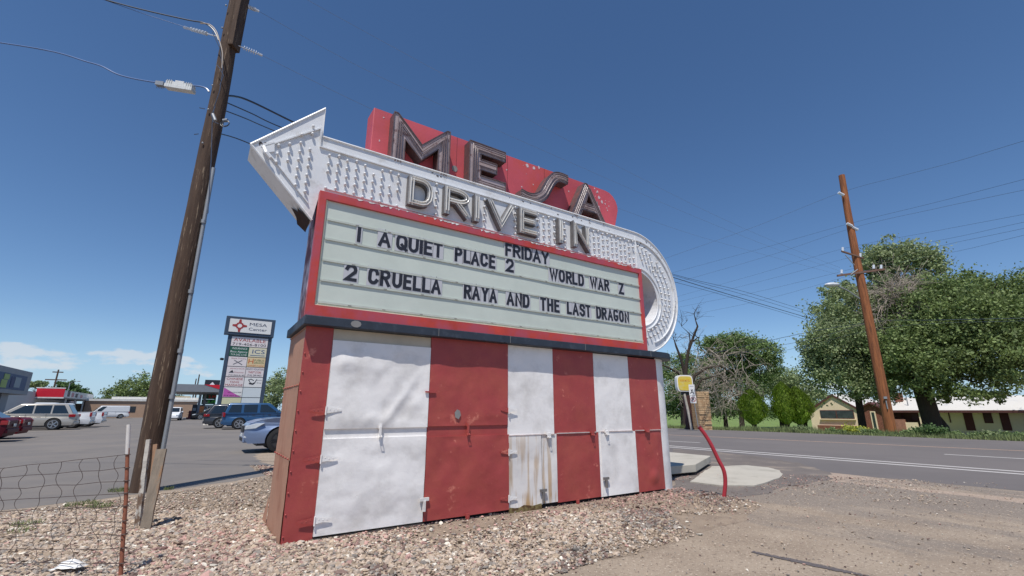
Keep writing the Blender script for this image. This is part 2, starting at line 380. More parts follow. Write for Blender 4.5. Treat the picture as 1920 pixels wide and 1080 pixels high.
doors.append(panel('upper_panel', 4.309, 5.337, 1.20, 2.72, -.006, red_p, .007, 10))
doors.append(panel('lower_panel', 4.356, 5.385, .06, 1.195, -.012, red_p, .011, 11))
doors.append(panel('upper_panel', 5.341, 6.336, 1.205, 2.71, -.006, white_p, .006, 12))
doors.append(panel('lower_door', 5.43, 6.405, .055, 1.2, -.018, white_p, .009, 13))
sobj('jamb', MB().box(5.389, 5.428, -.006, .03, .05, 1.2), white_p)
doors.append(panel('upper_panel', 6.340, 7.235, 1.205, 2.70, -.006, red_p, .006, 14))
doors.append(panel('lower_panel', 6.409, 7.215, .04, 1.2, -.012, red_p, .014, 15, lambda u, v: .03*max(0, 1-math.hypot((u-.6)*2, (v-.22)*3)*2.5)))
# seam moulding along the right half, drips of bare metal
mb = MB()
for x0, x1, z in ((3.32, 4.30, 1.195), (4.36, 5.32, 1.205), (5.44, 6.33, 1.208), (6.42, 7.2, 1.208)): mb.box(x0, x1, -.028, -.004, z-.008, z+.008)
sobj('seam_moulding', mb, M('seam_dirty_white', S(190, 176, 172), .6, var=.3, vs=6))
# strap hinges: a tapered leaf on each side and a knuckle; red on the red stripe, white on the door
def hinge(x, z, lm, rm, ln=.2):
    h = sobj('hinge', MB().prism([(x-.012, z-.04), (x-.012, z+.04), (x-ln, z+.012), (x-ln, z-.012)], -.036, -.030), lm)
    mb = MB().prism([(x+.012, z-.04), (x+.012, z+.04), (x+ln, z+.012), (x+ln, z-.012)], -.042, -.036).mul(K); obj('leaf', mb, rm, h)
    mb = MB().tube([(x, -.042, z-.06), (x, -.042, z+.05)], .011, 8).mul(K); obj('knuckle', mb, rm, h, smooth=40)
    for sx in (-1, 1):
        for q in (.05, .10, .15):
            sc_ = MB().ball((x+sx*q, -.042 if sx > 0 else -.036, z+(.012 if q < .1 else 0)), .006).mul(K); obj('screw', sc_, lm if sx < 0 else rm, h)
for z in (1.605, .99, .25): hinge(.362, z, red_p, white_p)
for z in (1.61, .94, .23): hinge(3.312, z, red_p, white_p, .16)
# hasps, latches, bolts
def hasp(x, z0, z1, m, w=.03):
    mb = MB().box(x-w/2, x+w/2, -.062, -.034, z0, z1).box(x-w*.8, x+w*.8, -.048, -.032, z1-.03, z1+.03).tube([(x-.02, -.06, z0+.02), (x-.02, -.085, z0), (x+.02, -.085, z0), (x+.02, -.06, z0+.02)], .006)
    sobj('hasp', mb, m)
hasp(1.12, 1.24, 1.385, white_p); hasp(2.53, 1.23, 1.39, red_p); hasp(2.56, -.1, .06, red_p, .04)
hasp(4.78, -.06, .04, red_p, .04); hasp(4.15, 1.14, 1.22, white_p, .07); hasp(5.58, 1.15, 1.22, white_p, .07); hasp(6.75, 1.17, 1.22, red_p, .09); hasp(5.2, 1.15, 1.22, red_p, .07); hasp(6.3, -.07, -.02, red_p, .04)
def latch(x, z, m):
    mb = MB().box(x-.07, x+.07, -.06, -.035, z-.022, z+.022).box(x-.018, x+.018, -.07, -.03, z-.16, z-.02)
    sobj('latch', mb, m)
greyl = M('grey_steel', S(128, 124, 122), .5, metal=.4, var=.15)
latch(4.01, .29, greyl); latch(5.5, .37, greyl); latch(1.84, .36, white_p)
sobj('bolt', MB().box(1.78, 1.84, -.05, -.03, 1.87, 1.89).box(1.84, 1.95, -.045, -.028, 1.865, 1.895), red_p)
# bare grey chip in the red door
sobj('bare_patch', MB().prism([(2.30, 1.5), (2.36, 1.47), (2.40, 1.53), (2.38, 1.60), (2.33, 1.62), (2.29, 1.57)], -.04, -.0355), greyspot)
# ledge with rounded right end
mb = MB().prism(round_plan(-.06, 7.2, -.165, 1.36, .83, 7.25), 2.725, 2.855, 'z')
sobj('ledge', mb, ledge_m, bevel=.008)
mb = MB().prism([(.62+.075*math.cos(t*.628), 2.79+.05*math.sin(t*.628)) for t in range(10)], -.171, -.166)
for x in (1.9, 3.25, 5.0, 6.9): mb.box(x, x+.006, -.169, -.165, 2.73, 2.85)
sobj('ledge_patch', mb, greyspot)
# upper box: body behind the letter board
maroon = M('peeling_maroon', S(104, 58, 66), .7, var=.25, vs=3, c2=S(206, 190, 196), t2=.52, s2=2.4, w2=.05, stretch=(1, 1, .5), bump=.2, bs=10, bd=.005)
sobj('upper_box', MB().box(.0, 6.86, -.02, .86, 2.857, 4.70), maroon)
# frame
x0, x1, z0, z1 = -.05, 6.87, 2.86, 4.72; i0, i1, j0, j1 = .05, 6.785, 3.01, 4.60
mb = MB()
for A, B, C_, D_ in (((x0, z0), (x1, z0), (i1, j0), (i0, j0)), ((x1, z0), (x1, z1), (i1, j1), (i1, j0)), ((x1, z1), (x0, z1), (i0, j1), (i1, j1)), ((x0, z1), (x0, z0), (i0, j0), (i0, j1))):
    mb.prism([A, B, C_, D_], -.115, .0)
sobj('letter_board_frame', mb, frame_p, bevel=.004)
mb = MB()
for i in range(60):   # ragged white overpaint along the frame's top edge
    x = random.Random(i).uniform(.4, 6.8); w = random.Random(i+99).uniform(.03, .16); h = random.Random(i+7).uniform(.008, .035)
    mb.prism([(x, 4.721), (x+w*.3, 4.721-h), (x+w*.7, 4.721-h*.6), (x+w, 4.721)], -.1185, -.1155)
sobj('overpaint', mb, white_p)
sobj('board_trim', MB().box(i0+.003, i1-.003, -.1, -.08, j0+.002, j0+.016).box(i0+.003, i0+.016, -.1, -.08, j0+.018, j1-.002), M('cream_trim', S(222, 214, 186), .5))
board = MB().grid(lambda u, v: (i0+(i1-i0)*u, -.075-.004*nz(u*6, v*2, 1.2, 3), j0+(j1-j0)*v), 40, 10)
board = sobj('letter_board', board, board_m, smooth=60)
mb = MB()
RZ = [4.325, 4.02, 3.70, 3.40, 3.08]
for k_, z in enumerate(RZ):
    for s_ in range(27):   # rails sag a little between their clips
        xa = i0+.04+s_*.249; xb = xa+.249
        za, zb = (z+.006*nz(xa, z, 1.5, k_), z+.006*nz(xb, z, 1.5, k_))
        mb.add([(xa, -.079, za-.004), (xb, -.079, zb-.004), (xb, -.092, zb), (xa, -.092, za), (xa, -.092, za-.03), (xb, -.092, zb-.03), (xb, -.079, zb-.034), (xa, -.079, za-.034)],
               [(0, 1, 2, 3), (3, 2, 5, 4), (4, 5, 6, 7)])
    for x in (.5, 1.0, 1.6, 2.2, 2.9, 3.5, 4.1, 4.8, 5.4, 6.0, 6.5): mb.box(x, x+.05, -.094, -.09, z-.024, z-.016, 1)
rails = obj('letter_rail', mb.mul(K), [rail_m, M('rail_clip', S(120, 112, 104), .6)], board)
# letters
def arc(cx, cy, rx, ry, a0, a1, n=7):
    return [(cx+rx*math.cos(R(a0+(a1-a0)*i/n)), cy+ry*math.sin(R(a0+(a1-a0)*i/n))) for i in range(n+1)]
GL = {
 'I': (.0, [[(0, 0), (0, 1)]]), 'L': (.75, [[(0, 1), (0, 0), (1, 0)]]), 'T': (.85, [[(0, 1), (1, 1)], [(.5, .92), (.5, 0)]]),
 'E': (.78, [[(1, 1), (0, 1), (0, 0), (1, 0)], [(.1, .52), (.85, .52)]]), 'F': (.75, [[(1, 1), (0, 1), (0, 0)], [(.1, .5), (.8, .5)]]),
 'H': (.9, [[(0, 0), (0, 1)], [(1, 0), (1, 1)], [(.1, .5), (.9, .5)]]), 'A': (1.05, [[(0, 0), (.5, 1), (1, 0)], [(.25, .3), (.75, .3)]]),
 'V': (1.05, [[(0, 1), (.5, 0), (1, 1)]]), 'Y': (1., [[(0, 1), (.5, .45), (1, 1)], [(.5, .4), (.5, 0)]]), 'N': (.95, [[(0, 0), (0, 1), (1, 0), (1, 1)]]),
 'W': (1.5, [[(0, 1), (.26, 0), (.5, .9), (.74, 0), (1, 1)]]), 'Z': (.8, [[(0, 1), (1, 1), (0, 0), (1, 0)]]),
 'D': (.95, [[(0, 1), (0, 0), (.5, 0)]+arc(.5, .4, .5, .4, -80, 0, 3)+arc(.5, .6, .5, .4, 0, 80, 3)+[(.5, 1), (0, 1)]]),
 'O': (.95, [arc(.5, .72, .5, .28, 0, 180, 6)+arc(.5, .28, .5, .28, 180, 360, 6)+[(1, .72)]]),
 'Q': (1.05, [arc(.5, .7, .5, .3, 0, 180, 6)+arc(.5, .3, .5, .3, 180, 360, 6)+[(1, .7)], [(.55, .3), (1.05, -.04)]]),
 'C': (.95, [[(1, .72)]+arc(.5, .72, .5, .28, 20, 180, 6)+arc(.5, .28, .5, .28, 180, 340, 6)]),
 'G': (1.0, [arc(.5, .74, .5, .26, 35, 180, 6)+arc(.5, .26, .5, .26, 180, 350, 6)+[(1, .40), (.62, .40)]]),
 'U': (.95, [[(0, 1), (0, .32)]+arc(.5, .3, .5, .3, 190, 350, 6)+[(1, .32), (1, 1)]]),
 'S': (.92, [[(1, .78)]+arc(.5, .77, .5, .23, 20, 180, 6)+[(.06, .62), (.94, .4)]+arc(.5, .24, .5, .24, 10, -160, 6)]),
 'P': (.88, [[(0, 0), (0, 1), (.5, 1)]+arc(.5, .75, .5, .25, 80, -80, 6)+[(.5, .5), (.05, .5)]]),
 'R': (.95, [[(0, 0), (0, 1), (.5, 1)]+arc(.5, .75, .5, .25, 80, -80, 6)+[(.5, .5), (.05, .5)], [(.5, .46), (1, 0)]]),
 '2': (.9, [arc(.5, .72, .5, .28, 170, 0, 6)+[(.95, .56), (0, 0), (1, 0)]]),
}
def glyph(mb, ch, x, z, w, h, st, y0, y1, mi=0, side=None):
    wd, pls = GL[ch]
    for i, pl in enumerate(pls):
        pts = [(x+st/2+q[0]*(w-st), z+st/2+q[1]*(h-st)) for q in pl]
        cl = (pl[0] == pl[-1]) and len(pl) > 3
        if cl: pts = pts[:-1]
        mb.ribbon(pts, st, y0+i*.0012, y1, mi, cl, side=side)
def marquee_word(word, s0, s1, z, h=.262):
    st = .052; tot = sum(GL[c][0]*.135+st for c in word); gap = (s1-s0-tot)/max(1, len(word)-1) if len(word) > 1 else 0
    k = 1.0
    if len(word) > 1 and gap < .022: k = (s1-s0-.022*(len(word)-1))/tot; gap = .022
    if len(word) > 1 and gap > .06: k = (s1-s0-.045*(len(word)-1))/tot; gap = .045
    x = s0
    for i, c in enumerate(word):
        w = (GL[c][0]*.135+st)*k; mb = MB(); rr = random.Random(c+word+str(i)); dz = rr.uniform(-.004, .004); dx = rr.uniform(-.004, .004)
        if c == 'I': w = st
        mb.box(x-.02+dx, x+w+.02+dx, -.0865, -.083, z-.022, z+h+.022, 1)
        glyph(mb, c, x+dx, z+dz, w, h, st*.98, -.0905, -.087, 0)
        obj('letter', mb.mul(K), [blackl, plate_l], board)
        x += w+gap
for a in (('FRIDAY', 3.19, 4.20, 4.345, .25), ('I', .54, .6, 4.05), ('A', .86, 1.02, 4.05), ('QUIET', 1.14, 1.94, 4.05), ('PLACE', 2.17, 2.98, 4.045), ('2', 3.21, 3.34, 4.04), ('WORLD', 4.21, 5.11, 4.04), ('WAR', 5.27, 5.83, 4.04), ('Z', 6.12, 6.24, 4.035),
          ('2', .42, .58, 3.425), ('CRUELLA', .755, 1.945, 3.425), ('RAYA', 2.36, 3.02, 3.42), ('AND', 3.22, 3.73, 3.42), ('THE', 3.98, 4.44, 3.415), ('LAST', 4.63, 5.26, 3.415), ('DRAGON', 5.41, 6.38, 3.415)):
    marquee_word(*a)
# arrow: head, band, U-turn at the right with a round opening
AC = (6.80, 4.235); AR = 1.415; HC = (6.86, 4.06); HR = .64; AD = .50
def arrow_outline():
    o = [(-1.0, 5.2), (-.1, 4.27), (-.04, 4.74), (-.04, 4.9)]
    return o
top = [(-1.0, 5.2), (-.1, 6.15), (-.09, 5.655)]+[(AC[0]+AR*math.sin(t*math.pi/36), AC[1]+AR*math.cos(t*math.pi/36)) for t in range(0, 37)]
# lower arm runs back behind the board
hole = [(HC[0]+HR*math.sin(t*math.pi/24)*.98, HC[1]-HR*math.cos(t*math.pi/24)) for t in range(0, 25)]   # bottom -> right -> top
face = top+[(6.3, 2.83), (6.3, 3.42)]+hole+[(6.0, 4.70), (-.04, 4.70), (-.1, 4.27)]
arrow = sobj('arrow', MB().prism(face, 0.0, AD), arrow_p)
arrow['label'] = 'white sheet metal arrow pointing left and looping round at its right end'
# raised edge moulding round the rim
mb = MB(); rim = [(q[0], .004, q[1]) for q in face[:40]]
mb.tube([(x, -.004, z) for x, y, z in rim], .018, 6)
mb.tube([(-.1, -.004, 4.27), (-1.0, -.004, 5.2)], .018, 6)
mb.tube([(q[0], -.002, q[1]) for q in hole], .016, 6)
obj('rim_moulding', mb.mul(K), arrow_p, arrow, smooth=40)
# inner tube line (a raised gutter that throws a thin shadow)
mb = MB()
line1 = [(-.83, 5.215), (-.13, 5.78), (-.11, 5.47), (1.4, 5.455), (6.82, 5.44)]
mb.ribbon(line1, .018, -.03, -.002, square=False)
ringo = [(AC[0]+.08+(AR-.2)*math.sin(t*math.pi/30), AC[1]+(AR-.2)*math.cos(t*math.pi/30)) for t in range(0, 28)]
mb.ribbon(ringo, .018, -.03, -.002, square=False)
mb.ribbon([(HC[0]+(HR+.08)*math.sin(t*math.pi/20), HC[1]-(HR+.08)*math.cos(t*math.pi/20)) for t in range(2, 20)], .016, -.028, -.002, square=False)
mb.ribbon([(-.83, 5.2), (-.18, 4.52)], .016, -.028, -.002, square=False)
mb.ribbon([(.05, 4.81), (1.3, 4.80), (6.7, 4.79)], .014, -.03, -.002, square=False)
mb.tube([(6.86, -.006, 4.78), (6.86, -.006, 5.55)], .012)
obj('gutter', mb.mul(K), arrow_p, arrow)
# electrode boxes and bare chips on the face
mb = MB()
for i in range(46):
    rr = random.Random(i*3+1); x = rr.choice([rr.uniform(-.9, -.7), rr.uniform(1.1, 6.7), rr.uniform(1.2, 6.7), rr.uniform(6.8, 7.3)]); z = rr.uniform(5.50, 5.62) if x > -.2 else rr.uniform(5.2, 5.3)
    if x > 6.8: z = rr.uniform(5.3, 5.52)
    r0 = rr.uniform(.008, .022)
    mb.prism([(x+r0*rr.uniform(.6, 1.6)*math.cos(t), z+r0*rr.uniform(.5, 1)*math.sin(t)) for t in (0, 1.2, 2.3, 3.4, 4.6, 5.5)], -.003, .0)
for i in range(30):
    rr = random.Random(i+500); t = rr.uniform(.3, 2.5); r0 = AR-rr.uniform(.05, .11); x = AC[0]+r0*math.sin(t); z = AC[1]+r0*math.cos(t); q = rr.uniform(.006, .014)
    mb.prism([(x-q, z-q*1.8), (x+q, z-q), (x+q*.7, z+q*1.7)], -.003, .0)
obj('chip', mb.mul(K), M('exposed_dark_metal', S(92, 82, 78), .7, var=.3, vs=30), arrow)['kind'] = 'stuff'
mb = MB()
mb.prism([(-.86, 5.24), (-.72, 5.34), (-.70, 5.18), (-.80, 5.12)], -.03, .0); mb.tube([(-.84, -.03, 5.2), (-.8, -.07, 5.1), (-.74, -.07, 5.04)], .03)
obj('electrode_box', mb.mul(K), arrow_p, arrow)
# rusted-through patch under the head
mb = MB().add([(-.12, .02, 4.262), (-.30, .06, 4.452), (-.27, .16, 4.422), (-.36, .26, 4.518), (-.26, .36, 4.412), (-.22, .52, 4.372), (-.09, .508, 4.262)], [(0, 1, 2, 3, 4, 5, 6)])
obj('rust_hole', MB().add([(x-.004, y, z-.006) for x, y, z in mb.v], [(0, 1, 2, 3, 4, 5, 6)]).mul(K), hole_m, arrow)
mb = MB().box(.1, .3, .502, .7, 4.2, 4.6)
sobj('box_bracket', mb, maroon)
# bulbs
bp = []
def in_head(x, z):
    if -.2 < x < 0: return False
    if x < -.1: return (z-5.2) < (x+1.0)*1.055-.22 and (5.2-z) < (x+1.0)*1.033-.17
    return 4.80 < z < 5.40
rows = [5.365-.137*i for i in range(5)]
for c in range(-6, 50):
    x = .03+c*.137
    if x < -.1:
        for r_ in range(-4, 8):
            z = 5.365-.137*r_+(.068 if c % 2 else 0)
            if in_head(x, z): bp.append((x, z))
    else:
        for z in rows: bp.append((x, z+(.03 if c % 2 else 0)))
def near_letter(x, z):
    return z < 5.42 and any(a-.03 < x < b+.03 for a, b in ((1.28, 1.72), (1.93, 2.42), (2.52, 2.62), (2.80, 3.36), (3.5, 3.93), (4.46, 4.58), (4.85, 5.28)))
bp = [q for q in bp if not near_letter(*q)]
for j, r0 in enumerate((.80, .94, 1.08, 1.22)):
    nb = int(r0*math.pi/.142)
    for i in range(nb):
        t = .09+(math.pi-.12)*(i+.5*(j % 2))/nb; x = AC[0]+.02+r0*math.sin(t); z = AC[1]+r0*math.cos(t)
        if math.hypot(x-HC[0], z-HC[1]) > HR+.11 and x > 6.9 and math.hypot(x-AC[0], z-AC[1]) < AR-.22: bp.append((x, z))
cell = MB(); cell.tube([(0, 0, 0), (0, -.014, 0)], .016, 8, 1); cell.ball((0, -.032, -.004), .023, 8, 5, 0, 1, 1.1, 1.1)
cell.mul(K)
bme = None
rr = random.Random(5); bp = [q for q in bp if rr.random() > .035]
bp.sort(key=lambda q: q[0])
rest = MB()
for i, (x, z) in enumerate(bp):
    if i < 100:
        if bme is None:
            b = obj('bulb', cell, [bulb_m, socket_m], arrow, smooth=60); bme = b
        else:
            b = bme.copy(); col.objects.link(b)
        b.location = (x*K, 0, z*K); b.parent = arrow; b.rotation_euler = (rr.uniform(-.15, .25), 0, rr.uniform(-.15, .15))
    else:
        rest.v, n0 = rest.v+[(vx+x*K, vy, vz+z*K) for vx, vy, vz in cell.v], len(rest.v)
        rest.f += [tuple(k_+n0 for k_ in f_) for f_ in cell.f]; rest.m += cell.m
ro = obj('bulb', rest, [bulb_m, socket_m], arrow, smooth=60); ro['kind'] = 'stuff'
# red name panel and its channel letters
pts = [(.70, 5.6), (.70, 6.665), (6.25, 6.665)]+[(6.25+.38*math.sin(R(t)), 6.28+.385*math.cos(R(t))) for t in (20, 40, 60, 80, 95)]+[(6.50, 5.80), (6.42, 5.6)]
np_ = sobj('name_panel', MB().prism(pts, .25, .62), pink_p, bevel=.01)
for xs_ in (2.3, 3.45, 4.4): obj('panel_seam', MB().box(xs_, xs_+.006, .246, .25, 5.66, 6.66).mul(K), M('seam_dark_red', S(120, 52, 56), .6), np_)
obj('bare_patch', MB().prism([(2.27+.06*math.cos(t*.7), 5.98+.065*math.sin(t*.7)) for t in range(9)], .243, .2475).prism([(5.75, 6.2), (5.82, 6.3), (5.9, 6.22), (5.95, 6.32), (5.98, 6.12), (5.84, 6.1)], .243, .2475).mul(K), greyspot, np_)
mb = MB(); pr_ = random.Random(77)
for i in range(34):
    if i < 12: x_, z_ = pr_.uniform(5.85, 6.35), pr_.uniform(6.1, 6.45)
    elif i < 22: x_, z_ = pr_.uniform(3.4, 6.0), pr_.uniform(6.5, 6.65)
    else: x_, z_ = pr_.uniform(.75, 6.3), pr_.uniform(5.75, 6.6)
    q_ = pr_.uniform(.008, .045) if i < 22 else pr_.uniform(.006, .02)
    mb.prism([(x_+q_*pr_.uniform(.5, 1.3)*math.cos(t), z_+q_*pr_.uniform(.5, 1.4)*math.sin(t)) for t in (0, .9, 1.8, 2.7, 3.6, 4.5, 5.4)], .2465, .2485)
obj('peeled_paint', mb.mul(K), M('pale_peeled_primer', S(206, 186, 190), .7, var=.1), np_)['kind'] = 'stuff'
def channel_letter(outline, tubes, rims=None):
    mb = MB().prism(outline, .03, .245, 'y', 0, 1)
    c = sobj('channel_letter', mb, [M('faded_letter_face', S(172, 158, 160), .45, var=.14, vs=7, c2=S(124, 98, 98), t2=.6, s2=9), rustbrown])
    mb = MB()
    for ol in (rims or [outline]):
        for i in range(len(ol)):
            a, b = ol[i], ol[(i+1) % len(ol)]
            mb.tube([(a[0], .02, a[1]), (b[0], .02, b[1])], .011, 4)
    obj('letter_rim', mb.mul(K), M('worn_letter_rim', S(104, 88, 88), .45, metal=.1, var=.4, vs=12), c)
    mb = MB()
    for t in tubes: mb.tube([(q[0], -.005, q[1]) for q in t], .0125, 7)
    obj('neon_tube', mb.mul(K), neon_d, c, smooth=60)
    return c
def offs(pl, d):
    P = [Vector(q) for q in pl]; out = []
    for i in range(len(P)):
        d1 = (P[i]-P[max(i-1, 0)]); d2 = (P[min(i+1, len(P)-1)]-P[i])
        d1 = d1.normalized() if d1.length > 1e-9 else d2.normalized(); d2 = d2.normalized() if d2.length > 1e-9 else d1
        n1 = Vector((-d1.y, d1.x)); n2 = Vector((-d2.y, d2.x)); m = (n1+n2).normalized(); out.append(tuple(P[i]+m*d*min(1/max(m.dot(n1), .3), 2)))
    return out
def triple(pl, s=.05): return [offs(pl, s), pl, offs(pl, -s)]
B0 = 5.62
Mx = .99
mo = [(Mx, B0), (Mx, 6.56), (Mx+.07, 6.56), (Mx+.53, 6.10), (Mx+1.0, 6.55), (Mx+1.06, 6.55), (Mx+1.06, B0), (Mx+.84, B0), (Mx+.84, 6.12), (Mx+.53, 5.80), (Mx+.22, 6.10), (Mx+.22, B0)]
channel_letter(mo, triple([(Mx+.11, B0), (Mx+.11, 6.40), (Mx+.53, 5.95), (Mx+.95, 6.40), (Mx+.95, B0)], .048))
Ex = 2.46
eo = [(Ex, B0), (Ex, 6.54), (Ex+.8, 6.54), (Ex+.8, 6.32), (Ex+.24, 6.32), (Ex+.24, 6.21), (Ex+.6, 6.21), (Ex+.6, 5.99), (Ex+.24, 5.99), (Ex+.24, 5.87), (Ex+.8, 5.87), (Ex+.8, B0)]
channel_letter(eo, triple([(Ex+.78, 6.43), (Ex+.11, 6.43), (Ex+.11, 5.70), (Ex+.78, 5.70)], .045)+[[(Ex+.2, 6.06), (Ex+.57, 6.06)], [(Ex+.2, 6.14), (Ex+.57, 6.14)]])
sp_ = [(3.62, 5.755), (3.80, 5.72), (4.0, 5.75), (4.18, 5.88), (4.3, 6.08), (4.42, 6.28), (4.55, 6.40), (4.7, 6.43), (4.86, 6.42)]
_o = []
for i in range(len(sp_)-1):
    p0, p1, p2, p3 = [Vector(sp_[max(0, min(len(sp_)-1, i+k_))]) for k_ in (-1, 0, 1, 2)]
    for k_ in range(4): t = k_/4; _o.append(tuple(.5*((2*p1)+(p2-p0)*t+(2*p0-5*p1+4*p2-p3)*t*t+(3*p1-p0-3*p2+p3)*t**3)))
sp_ = _o+[sp_[-1]]
so = offs(sp_, .11)+list(reversed(offs(sp_, -.11)))
channel_letter(so, triple(sp_, .06)+[sp_])
Ax = 4.97
ao = [(Ax-.06, B0), (Ax+.38, 6.50), (Ax+.46, 6.50), (Ax+1.0, B0), (Ax+.86, B0), (Ax+.72, 5.84), (Ax+.30, 5.84), (Ax+.2, B0)]
ai = [(Ax+.40, 6.02), (Ax+.62, 6.02), (Ax+.49, 6.26)]
def with_hole(o, h):  # bridge a hole into an outline
    return o[:2]+[(h[2][0]-.0, h[2][1])]+[h[0], h[1], (h[2][0]+.002, h[2][1]+.002)]+[(o[1][0]+.002, o[1][1])]+o[2:]
channel_letter(with_hole(ao, ai), [offs([(Ax+.06, B0), (Ax+.42, 6.42)], d) for d in (.04, 0, -.04)]+[offs([(Ax+.50, 6.38), (Ax+.92, B0)], d) for d in (.025, -.02)]+[[(Ax+.25, 5.9), (Ax+.68, 5.9)], [(Ax+.3, 5.96), (Ax+.64, 5.96)]], [ao, ai])
# DRIVE IN: smaller channel letters on the arrow band, each with a tube
def band_letter(ch, x0_, x1_, st=.105):
    z0_, z1_ = 4.86, 5.385; w = x1_-x0_; mb = MB()
    if ch == 'I': w = st
    glyph(mb, ch, x0_, z0_, w, z1_-z0_, st, -.115, -.002, 0, 1)
    c = sobj('channel_letter', mb, [letter_grey, letter_dark])
    mb = MB(); wd, pls = GL[ch]
    for pl in pls:
        pts_ = [(x0_+st/2+q[0]*(w-st), z0_+st/2+q[1]*(z1_-z0_-st)) for q in pl]
        for dd in ((-.024, .024) if ch != 'V' else (-.024, .024)):
            mb.tube([(q[0], -.135, q[1]) for q in offs(pts_, dd)], .011, 6)
    obj('neon_tube', mb.mul(K), neon, c, smooth=60)
for ch, a, b in (('D', 1.28, 1.72), ('R', 1.93, 2.42), ('I', 2.52, 2.63), ('V', 2.80, 3.37), ('E', 3.50, 3.94), ('I', 4.465, 4.58), ('N', 4.85, 5.29)):
    band_letter(ch, a, b)
# ------------------------------------------------------------------ ground, lot, road
def sheet(name, pts, z, mats, follow=False):
    mb = MB(); tri = geometry.tessellate_polygon([[Vector((p[0], p[1], 0)) for p in pts]])
    mb.add([(p[0], p[1], z) for p in pts], [tuple(t) for t in tri])
    o = struct(name, mb, mats, recalc=False)
    me = o.data
    if me.polygons and sum(p.normal.z for p in me.polygons) < 0: me.flip_normals()
    return o
def ragged(pts, amp, step=.4, seed=0, closed=True):
    out = []; rr = random.Random(seed); n = len(pts)
    for i in range(n if closed else n-1):
        a, b = Vector(pts[i][:2]), Vector(pts[(i+1) % n][:2]); L_ = (b-a).length; k = max(1, min(80, int(L_/min(step, .1) if L_ < 12 else L_/step)))
        for j in range(k):
            q = a.lerp(b, j/k); am = amp if L_ < 60 else 0
            f1 = nz(q.x, q.y, 1.9, seed)*1.6+nz(q.x, q.y, 6, seed+3)*.8; f2 = nz(q.x, q.y, 1.9, seed+11)*1.6+nz(q.x, q.y, 6, seed+13)*.8
            out.append((q.x+f1*am, q.y+f2*am))
    return out
dirt0 = M('packed_dirt_and_fines_plain', S(158, 143, 126), .95, var=.16, vs=.9, c2=S(138, 127, 116), t2=.55, s2=.7, w2=.12, c3=S(112, 102, 94), t3=.66, s3=38, bump=.8, bs=70, bd=.012)
def yard_mat():
    """tan dirt over broken asphalt: grey comes up in streaks along the road, sand washes over its edge"""
    m = bpy.data.materials.new('packed_dirt_over_asphalt'); m.use_nodes = True; nt = m.node_tree; nd, lk = nt.nodes, nt.links; bs_ = nd['Principled BSDF']; bs_.inputs['Roughness'].default_value = .95
    tc = nd.new('ShaderNodeTexCoord'); rot = nd.new('ShaderNodeMapping'); rot.inputs['Rotation'].default_value = (0, 0, -TH); lk.new(tc.outputs['Object'], rot.inputs[0])
    st = nd.new('ShaderNodeMapping'); st.inputs['Scale'].default_value = (1, .35, 1); lk.new(rot.outputs[0], st.inputs[0]); sep = nd.new('ShaderNodeSeparateXYZ'); lk.new(rot.outputs[0], sep.inputs[0])
    def noise(s, v, d=6, r=.62):
        n = nd.new('ShaderNodeTexNoise'); n.inputs['Scale'].default_value = s; n.inputs['Detail'].default_value = d; n.inputs['Roughness'].default_value = r; lk.new(v, n.inputs['Vector']); return n.outputs['Fac']
    def ramp(v, a, b, c=0, d=1):
        r = nd.new('ShaderNodeMapRange'); r.interpolation_type = 'SMOOTHSTEP'; lk.new(v, r.inputs[0]); r.inputs[1].default_value = a; r.inputs[2].default_value = b; r.inputs[3].default_value = c; r.inputs[4].default_value = d; return r.outputs[0]
    def mix(f, a, b):
        x = nd.new('ShaderNodeMix'); x.data_type = 'RGBA'; lk.new(f, x.inputs[0])
        for i, q in ((6, a), (7, b)):
            if isinstance(q, tuple): x.inputs[i].default_value = q
            else: lk.new(q, x.inputs[i])
        return x.outputs[2]
    P, Q = rot.outputs[0], st.outputs[0]
    base = mix(ramp(noise(1.1, P), .35, .65), S(146, 131, 115), S(162, 147, 130))
    grey = ramp(math_n(nt, 'ADD', noise(.55, Q, 8, .68), ramp(sep.outputs[0], 4.5, 9.0, 0, .13)), .53, .64)
    base = mix(math_n(nt, 'MULTIPLY', grey, .75), base, S(124, 115, 107))
    sand = ramp(math_n(nt, 'ADD', noise(.8, Q, 6, .6), ramp(sep.outputs[0], 8.8, 10.6, -.4, .06)), .53, .60)
    base = mix(math_n(nt, 'MULTIPLY', sand, .8), base, S(172, 152, 136))
    base = mix(ramp(noise(26, P, 4), .56, .66), base, S(118, 104, 92)); base = mix(ramp(noise(38, P, 3), .60, .66), base, S(198, 184, 166))
    base = mix(math_n(nt, 'MULTIPLY', ramp(noise(9, P, 8, .75), .64, .70), .8), base, S(98, 88, 80))
    lk.new(base, bs_.inputs['Base Color']); b = nd.new('ShaderNodeBump'); b.inputs['Strength'].default_value = .9; b.inputs['Distance'].default_value = .012; lk.new(noise(75, P, 4, .7), b.inputs['Height']); lk.new(b.outputs[0], bs_.inputs['Normal'])
    return m
dirt = yard_mat()
lawn_m = M('lawn', S(106, 128, 62), .95, var=.25, vs=.6, c2=S(112, 118, 66), t2=.6, s2=.5, w2=.1, bump=.6, bs=30, bd=.03)
asph = M('old_asphalt_lot', S(112, 107, 103), .9, var=.08, vs=.25, c2=S(124, 117, 110), t2=.56, s2=.35, w2=.1, c3=S(104, 100, 98), t3=.72, s3=60, bump=.4, bs=140, bd=.004)
roadm = M('road_asphalt', S(108, 102, 100), .9, var=.07, vs=.15, c2=S(99, 94, 93), t2=.55, s2=.2, w2=.1, c3=S(134, 128, 124), t3=.70, s3=70, bump=.35, bs=160, bd=.004)
